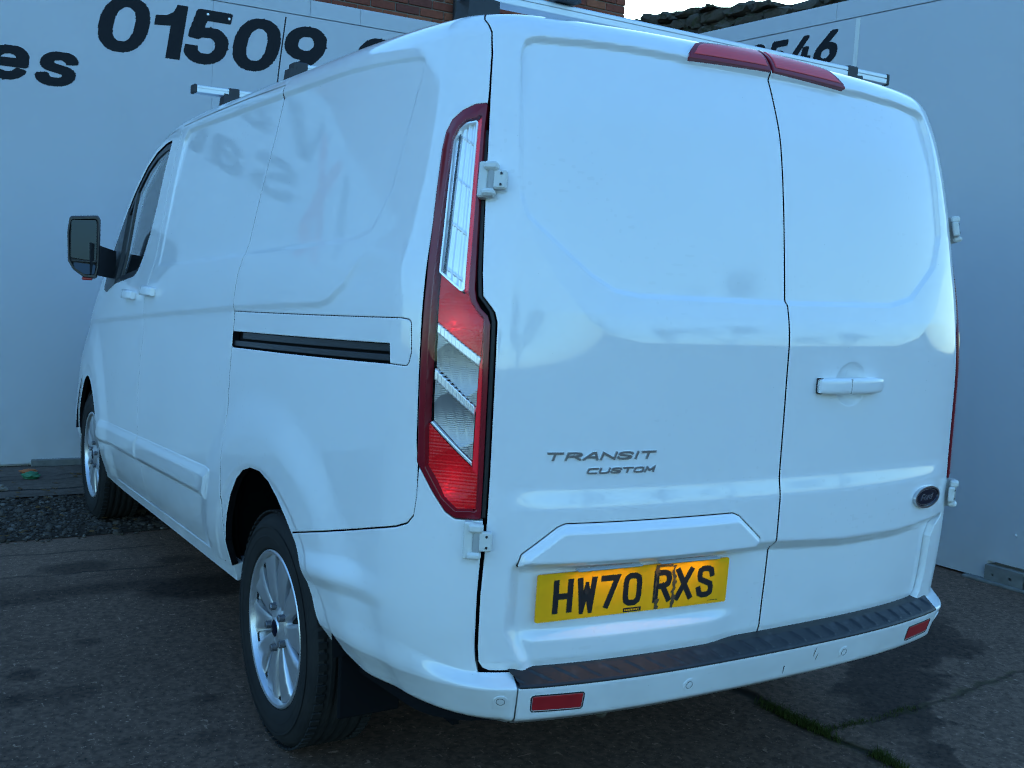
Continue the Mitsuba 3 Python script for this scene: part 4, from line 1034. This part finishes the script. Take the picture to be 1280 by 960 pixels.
# ---- door handles
def handle(key, u, v, w, h, disp, sgn=1, t=.030):
    o, a, b, n = frame(u, v, 0.0, disp)
    x = np.linspace(-w / 2, w / 2, 25); pts = []
    ms = []
    secs = []
    for xi in x:
        q = 1 - abs(2 * xi / w) ** 4
        secs.append((xi, h / 2 * (.82 + .18 * q), t * (.60 + .40 * q)))
    hull = []
    for xi, hh, tt in secs:
        for ang in np.linspace(0, 2 * math.pi, 20, endpoint=False):
            c, s_ = math.cos(ang), math.sin(ang)
            hull.append([xi, hh * np.sign(s_) * abs(s_) ** .6, tt * .62 + tt * .38 * np.sign(c) * abs(c) ** .6])
    m = trimesh.convex.convex_hull(np.array(hull)); m = m.subdivide()
    kk = put(key, frame_mesh(m, o, a, b, n), 'm_paint', 40)
    put(kk + '__foot', frame_mesh(box([w * .33, 0, .006], [w * .28, h * .86, .02], bevel=.004), o, a, b, n), 'm_paint')
    put(kk + '__gasket', frame_mesh(box([-w * .47, 0, .005], [w * .06, h * .95, .016], bevel=.003), o, a, b, n), 'm_black')
    put(kk + '__line', frame_mesh(box([w * -.08, 0, t * .5], [.0022, h * .9, t * 1.02]), o, a, b, n), 'm_grey_plastic')
    return kk
def cupless(u, v): return rear_disp(u, v)
handle(V + '__handle', -.222, 1.143, .238, .042, cupless)
handle(V + '__handle', 3.245, 1.243, .20, .040, side_disp, t=.036)
handle(V + '__handle', 3.60, 1.215, .20, .040, side_disp, t=.036)

# ---- wheels
def wheel(hy, side, idx):
    k = V + '__wheel' + ('' if idx == 0 else '_%03d' % idx)
    xo = .0    # local: x = 0 outer tyre face, +x inwards
    tw = .215; prof = [(.200, .030), (.225, .020), (.232, .008), (.245, .004), (.275, .000), (.300, .004), (.318, .014), (.328, .024), (.333, .036)]
    tread = []
    for i, xx in enumerate(np.linspace(.045, tw - .045, 13)): tread.append((.338 if i % 3 else .3305, xx))
    prof2 = prof + tread + [(.333, tw - .036), (.318, tw - .014), (.285, tw), (.235, tw - .008), (.205, tw - .03)]
    ty = lathe_x(prof2, 120)
    blocks = []
    for q in range(72):
        a = q / 72 * 2 * math.pi
        for xx in (.030, tw - .030):
            bm = box([xx, 0, .3365], [.026, .019, .006], bevel=.001); bm.apply_transform(trimesh.transformations.rotation_matrix(a, [1, 0, 0])); blocks.append(bm)
    for rr, wdt in ((.262, .0012), (.290, .0010)):
        blocks.append(lathe_x([(rr, -.0012 + (.002 if rr < .27 else .0012)), (rr + .003, -.0020 + (.002 if rr < .27 else .0012)), (rr + .006, -.0010 + (.002 if rr < .27 else .0012))], 120))
    rim = lathe_x([(.222, .020), (.226, .012), (.222, .008), (.215, .010), (.2105, .020), (.205, .040), (.198, .070), (.190, .150)], 120)
    rot = rng.uniform(0, 6.28) if idx else .18
    def placed(m):
        m = m.copy(); m.apply_transform(trimesh.transformations.rotation_matrix(rot, [1, 0, 0]))
        if side < 0: m.apply_translation([-.948, hy, HUBZ])
        else: m.apply_scale([-1, 1, 1]); m.apply_translation([.948, hy, HUBZ])
        return m
    def fix(m):
        mm = trimesh.Trimesh(m.vertices, m.faces, process=False)
        return mm
    put(k + '__tyre', placed(cat([ty] + blocks)), 'm_tyre', 35)
    put(k + '__rim', placed(rim), 'm_alloy', 40)
    disc = trimesh.creation.cylinder(radius=.195, height=.006, sections=48); disc.apply_transform(trimesh.transformations.rotation_matrix(math.pi / 2, [0, 1, 0])); disc.apply_translation([.085, 0, 0]); put(k + '__brake_disc', placed(disc), 'm_alloy_dark')
    # ten broad spokes, each with a shallow groove
    for q in range(10):
        rs = np.array([.036, .075, .115, .155, .188, .2075]); wd = np.array([.0115, .0215, .0290, .0360, .0450, .0560])
        xf = np.array([.030, .022, .018, .017, .018, .021]); Vv = []; Ff = []
        for r_, w_, x_ in zip(rs, wd, xf):
            Vv += [[x_ + .020, -w_, r_], [x_ + .006, -w_, r_], [x_, -w_ * .58, r_], [x_ + .0045, 0, r_], [x_, w_ * .58, r_], [x_ + .006, w_, r_], [x_ + .020, w_, r_]]
        nn = 7
        for i in range(len(rs) - 1):
            for j in range(nn - 1):
                a0, a1, b0, b1 = i * nn + j, i * nn + j + 1, (i + 1) * nn + j, (i + 1) * nn + j + 1
                Ff += [[a0, a1, b1], [a0, b1, b0]]
        m = trimesh.Trimesh(np.array(Vv), np.array(Ff), process=False)
        m.apply_transform(trimesh.transformations.rotation_matrix(q * math.pi / 5, [1, 0, 0]))
        m = m if (m.face_normals[:, 0].sum() < 0) else trimesh.Trimesh(m.vertices, m.faces[:, ::-1], process=False)
        put(k + '__spoke', placed(m), 'm_alloy', 50)
    hub = lathe_x([(.001, .012), (.027, .013), (.031, .017), (.052, .022), (.066, .030), (.070, .045)], 48); put(k + '__hub', placed(hub), 'm_alloy', 30)
    cap = lathe_x([(.0005, .0095), (.018, .010), (.0245, .013)], 32); put(k + '__centre_cap', placed(cap), 'm_navy', 40)
    for q in range(5):
        bm = trimesh.creation.cylinder(radius=.0108, height=.02, sections=18); bm.apply_transform(trimesh.transformations.rotation_matrix(math.pi / 2, [0, 1, 0])); bm.apply_translation([.020, 0, .0625]); bm.apply_transform(trimesh.transformations.rotation_matrix((q + .5) * 2 * math.pi / 5, [1, 0, 0])); put(k + '__recess', placed(bm), 'm_alloy_dark')
        bb = trimesh.creation.cylinder(radius=.009, height=.02, sections=6); bb.apply_transform(trimesh.transformations.rotation_matrix(math.pi / 2, [0, 1, 0])); bb.apply_translation([.0165, 0, .0625]); bb.apply_transform(trimesh.transformations.rotation_matrix((q + .5) * 2 * math.pi / 5, [1, 0, 0])); put(k + '__bolt', placed(bb), 'm_badge')
wheel(1.026, -1, 0); wheel(3.959, -1, 1); wheel(1.026, 1, 2); wheel(3.959, 1, 3)
for hy in (1.026, 3.959):
    for sx in (-1, 1):
        a = np.linspace(.16, math.pi - .16, 30); r0 = .475
        Vv = []
        for xx in (-.945, -.60): Vv += [[xx, hy + r0 * math.cos(t), .335 + r0 * math.sin(t)] for t in a]
        Vv = np.array(Vv); n = len(a); F = [[i, i + 1, n + i + 1, n + i] for i in range(n - 1)]
        m = cat([trimesh.Trimesh(Vv, np.vstack([np.array(F)[:, [0, 1, 2]], np.array(F)[:, [0, 2, 3]]]), process=False), box([-.59, hy, .55], [.02, .95, .75])])
        if sx > 0: m.apply_scale([-1, 1, 1])
        put(V + '__arch_liner', m, 'm_dark')
for sx in (-1, 1):
    put(V + '__mudflap', box([sx * .835, .575, .38], [.17, .012, .28], bevel=.004), 'm_dark')
put(V + '__underbody', cat([box([0, 2.5, .40], [1.15, 3.8, .20]), box([0, 1.02, .33], [1.5, .12, .12]), box([0, 3.96, .30], [1.5, .12, .12])]), 'm_dark')
put(V + '__underbody', box([0, .40, .45], [1.5, .5, .05]), 'm_dark')
ex = trimesh.creation.cylinder(radius=.03, segment=[[.45, .9, .26], [.55, .32, .27]], sections=20); put(V + '__exhaust', ex, 'm_alloy_dark', 40)

# ---- door mirror
def mirror():
    k = V + '__mirror'; labels[k] = {'label': 'black door mirror with a large and a small glass'}
    c = np.array([-1.082, 3.36, 1.42]); yaw = math.radians(-14)
    a = np.array([math.cos(yaw), math.sin(yaw), 0]); n = np.array([math.sin(yaw), -math.cos(yaw), 0]); b = np.array([0, 0, 1.])
    out = rnd(P2((-.064, .128), (.056, .138), (.066, .118), (.062, -.10), (.050, -.150), (.0, -.148), (-.048, -.112), (-.070, -.075), (-.074, .06)), .014)
    def loft(scales):
        Vv = []; q = np.array(out.exterior.segmentize(.01).coords)[:-1]; cc = q.mean(0)
        for s, d in scales: Vv.append(np.c_[(q - cc) * s + cc, np.full(len(q), d)])
        Vv = np.vstack(Vv); m = len(q); F = []
        for i in range(len(scales) - 1):
            j = np.arange(m); kx = (j + 1) % m; F.append(np.stack([i * m + j, i * m + kx, (i + 1) * m + kx, (i + 1) * m + j], 1))
        F = np.vstack(F); return trimesh.Trimesh(Vv, np.vstack([F[:, [0, 1, 2]], F[:, [0, 2, 3]]]), process=False)
    m = loft([(.86, -.006), (.90, .006), (.97, .006), (1.0, -.004), (1.02, -.03), (.98, -.07), (.80, -.115), (.4, -.135), (.01, -.14)])
    put(k + '__shell', frame_mesh(m, c, a, b, n), 'm_trim', 40)
    put(k + '__backing', frame_mesh(extrude(out.buffer(-.006), .002), c - n * .012, a, b, n), 'm_black')
    def tilt(poly, d, ry_, rx_):
        mm = extrude(poly, .002); mm.apply_transform(trimesh.transformations.rotation_matrix(ry_, [0, 1, 0])); mm.apply_transform(trimesh.transformations.rotation_matrix(rx_, [1, 0, 0])); return frame_mesh(mm, c + n * d, a, b, n)
    g1 = rnd(P2((-.056, .112), (.046, .120), (.052, .10), (.050, -.070), (-.058, -.058)), .008); g2 = rnd(P2((-.050, -.080), (.050, -.088), (.044, -.132), (.0, -.132), (-.038, -.108)), .008)
    put(k + '__glass', tilt(g1, -.004, .05, -.02), 'm_mirror'); put(k + '__glass', tilt(g2, -.004, .12, -.10), 'm_mirror')
    put(k + '__divider', frame_mesh(box([0, -.073, .0], [.112, .008, .008], bevel=.002), c, a, b, n), 'm_trim')
    arm = trimesh.convex.convex_hull(np.array([[-1.06, 3.34, 1.435], [-1.06, 3.40, 1.435], [-1.06, 3.34, 1.29], [-1.06, 3.40, 1.29], [-.93, 3.42, 1.40], [-.93, 3.56, 1.40], [-.93, 3.42, 1.27], [-.93, 3.56, 1.27]]))
    put(k + '__arm', arm, 'm_trim', 40)
    put(k + '__repeater', frame_mesh(box([.012, -.152, -.02], [.045, .014, .03], bevel=.004), c, a, b, n), 'm_redrefl')
mirror()
ant = tube([[-.40, 2.80, 1.95], [-.405, 2.70, 2.24], [-.41, 2.62, 2.42]], .003); put(V + '__aerial', ant, 'm_black')

# ---- roof bars
def roof_bar(i, y, z, x0, x1):
    k = V + '__roof_bar' + ('' if i == 0 else '_%03d' % i)
    w, h = .052, .030
    p = rnd(shapely.box(-w / 2, -h / 2, w / 2, h / 2), .004)
    for sx in (-1, 1): p = p.difference(shapely.box(sx * w / 2 - .004, .001, sx * w / 2 + .004, .004))
    p = p.difference(shapely.box(-.005, h / 2 - .006, .005, h / 2 + .01))
    m = extrude(p, x1 - x0)
    put(k + '__beam', frame_mesh(m, np.array([x0, y, z]), np.array([0, 1., 0]), np.array([0, 0, 1.]), np.array([1., 0, 0])), 'm_alu')
    for xx in (x0, x1): put(k + '__end_cap', box([xx + (.006 if xx > 0 else -.006), y, z], [.014, w + .004, h + .004], bevel=.003), 'm_black')
    for sx in (-1, 1):
        zz = 1.955
        f = trimesh.convex.convex_hull(np.array([[sx * .61, y - .035, z - h / 2], [sx * .61, y + .035, z - h / 2], [sx * .69, y - .03, z - h / 2 + .01], [sx * .69, y + .03, z - h / 2 + .01], [sx * .61, y - .040, zz], [sx * .61, y + .040, zz], [sx * .70, y - .040, zz], [sx * .70, y + .040, zz]]))
        kf = put(k + '__foot', f, 'm_black', 30)
        put(k + '__clamp', box([sx * .65, y, z + .001], [.045, w + .006, h + .006], bevel=.004), 'm_black')
    return k
labels[V + '__roof_bar'] = {'label': 'rear aluminium roof bar'}
roof_bar(0, .50, 2.050, -.80, .805); roof_bar(1, 1.76, 2.050, -.665, .665); roof_bar(2, 2.55, 2.060, -.80, .80)
def stop(x, y, z):
    st = trimesh.convex.convex_hull(np.array([[x - .03, y - .03, z], [x + .03, y - .03, z], [x - .03, y + .03, z], [x + .03, y + .03, z], [x - .024, y + .0, z + .11], [x + .024, y + .0, z + .11], [x - .024, y + .025, z + .11], [x + .024, y + .025, z + .11]]))
    put(V + '__roof_bar__load_stop', st, 'm_black', 30)
stop(-.415, .475, 2.068)
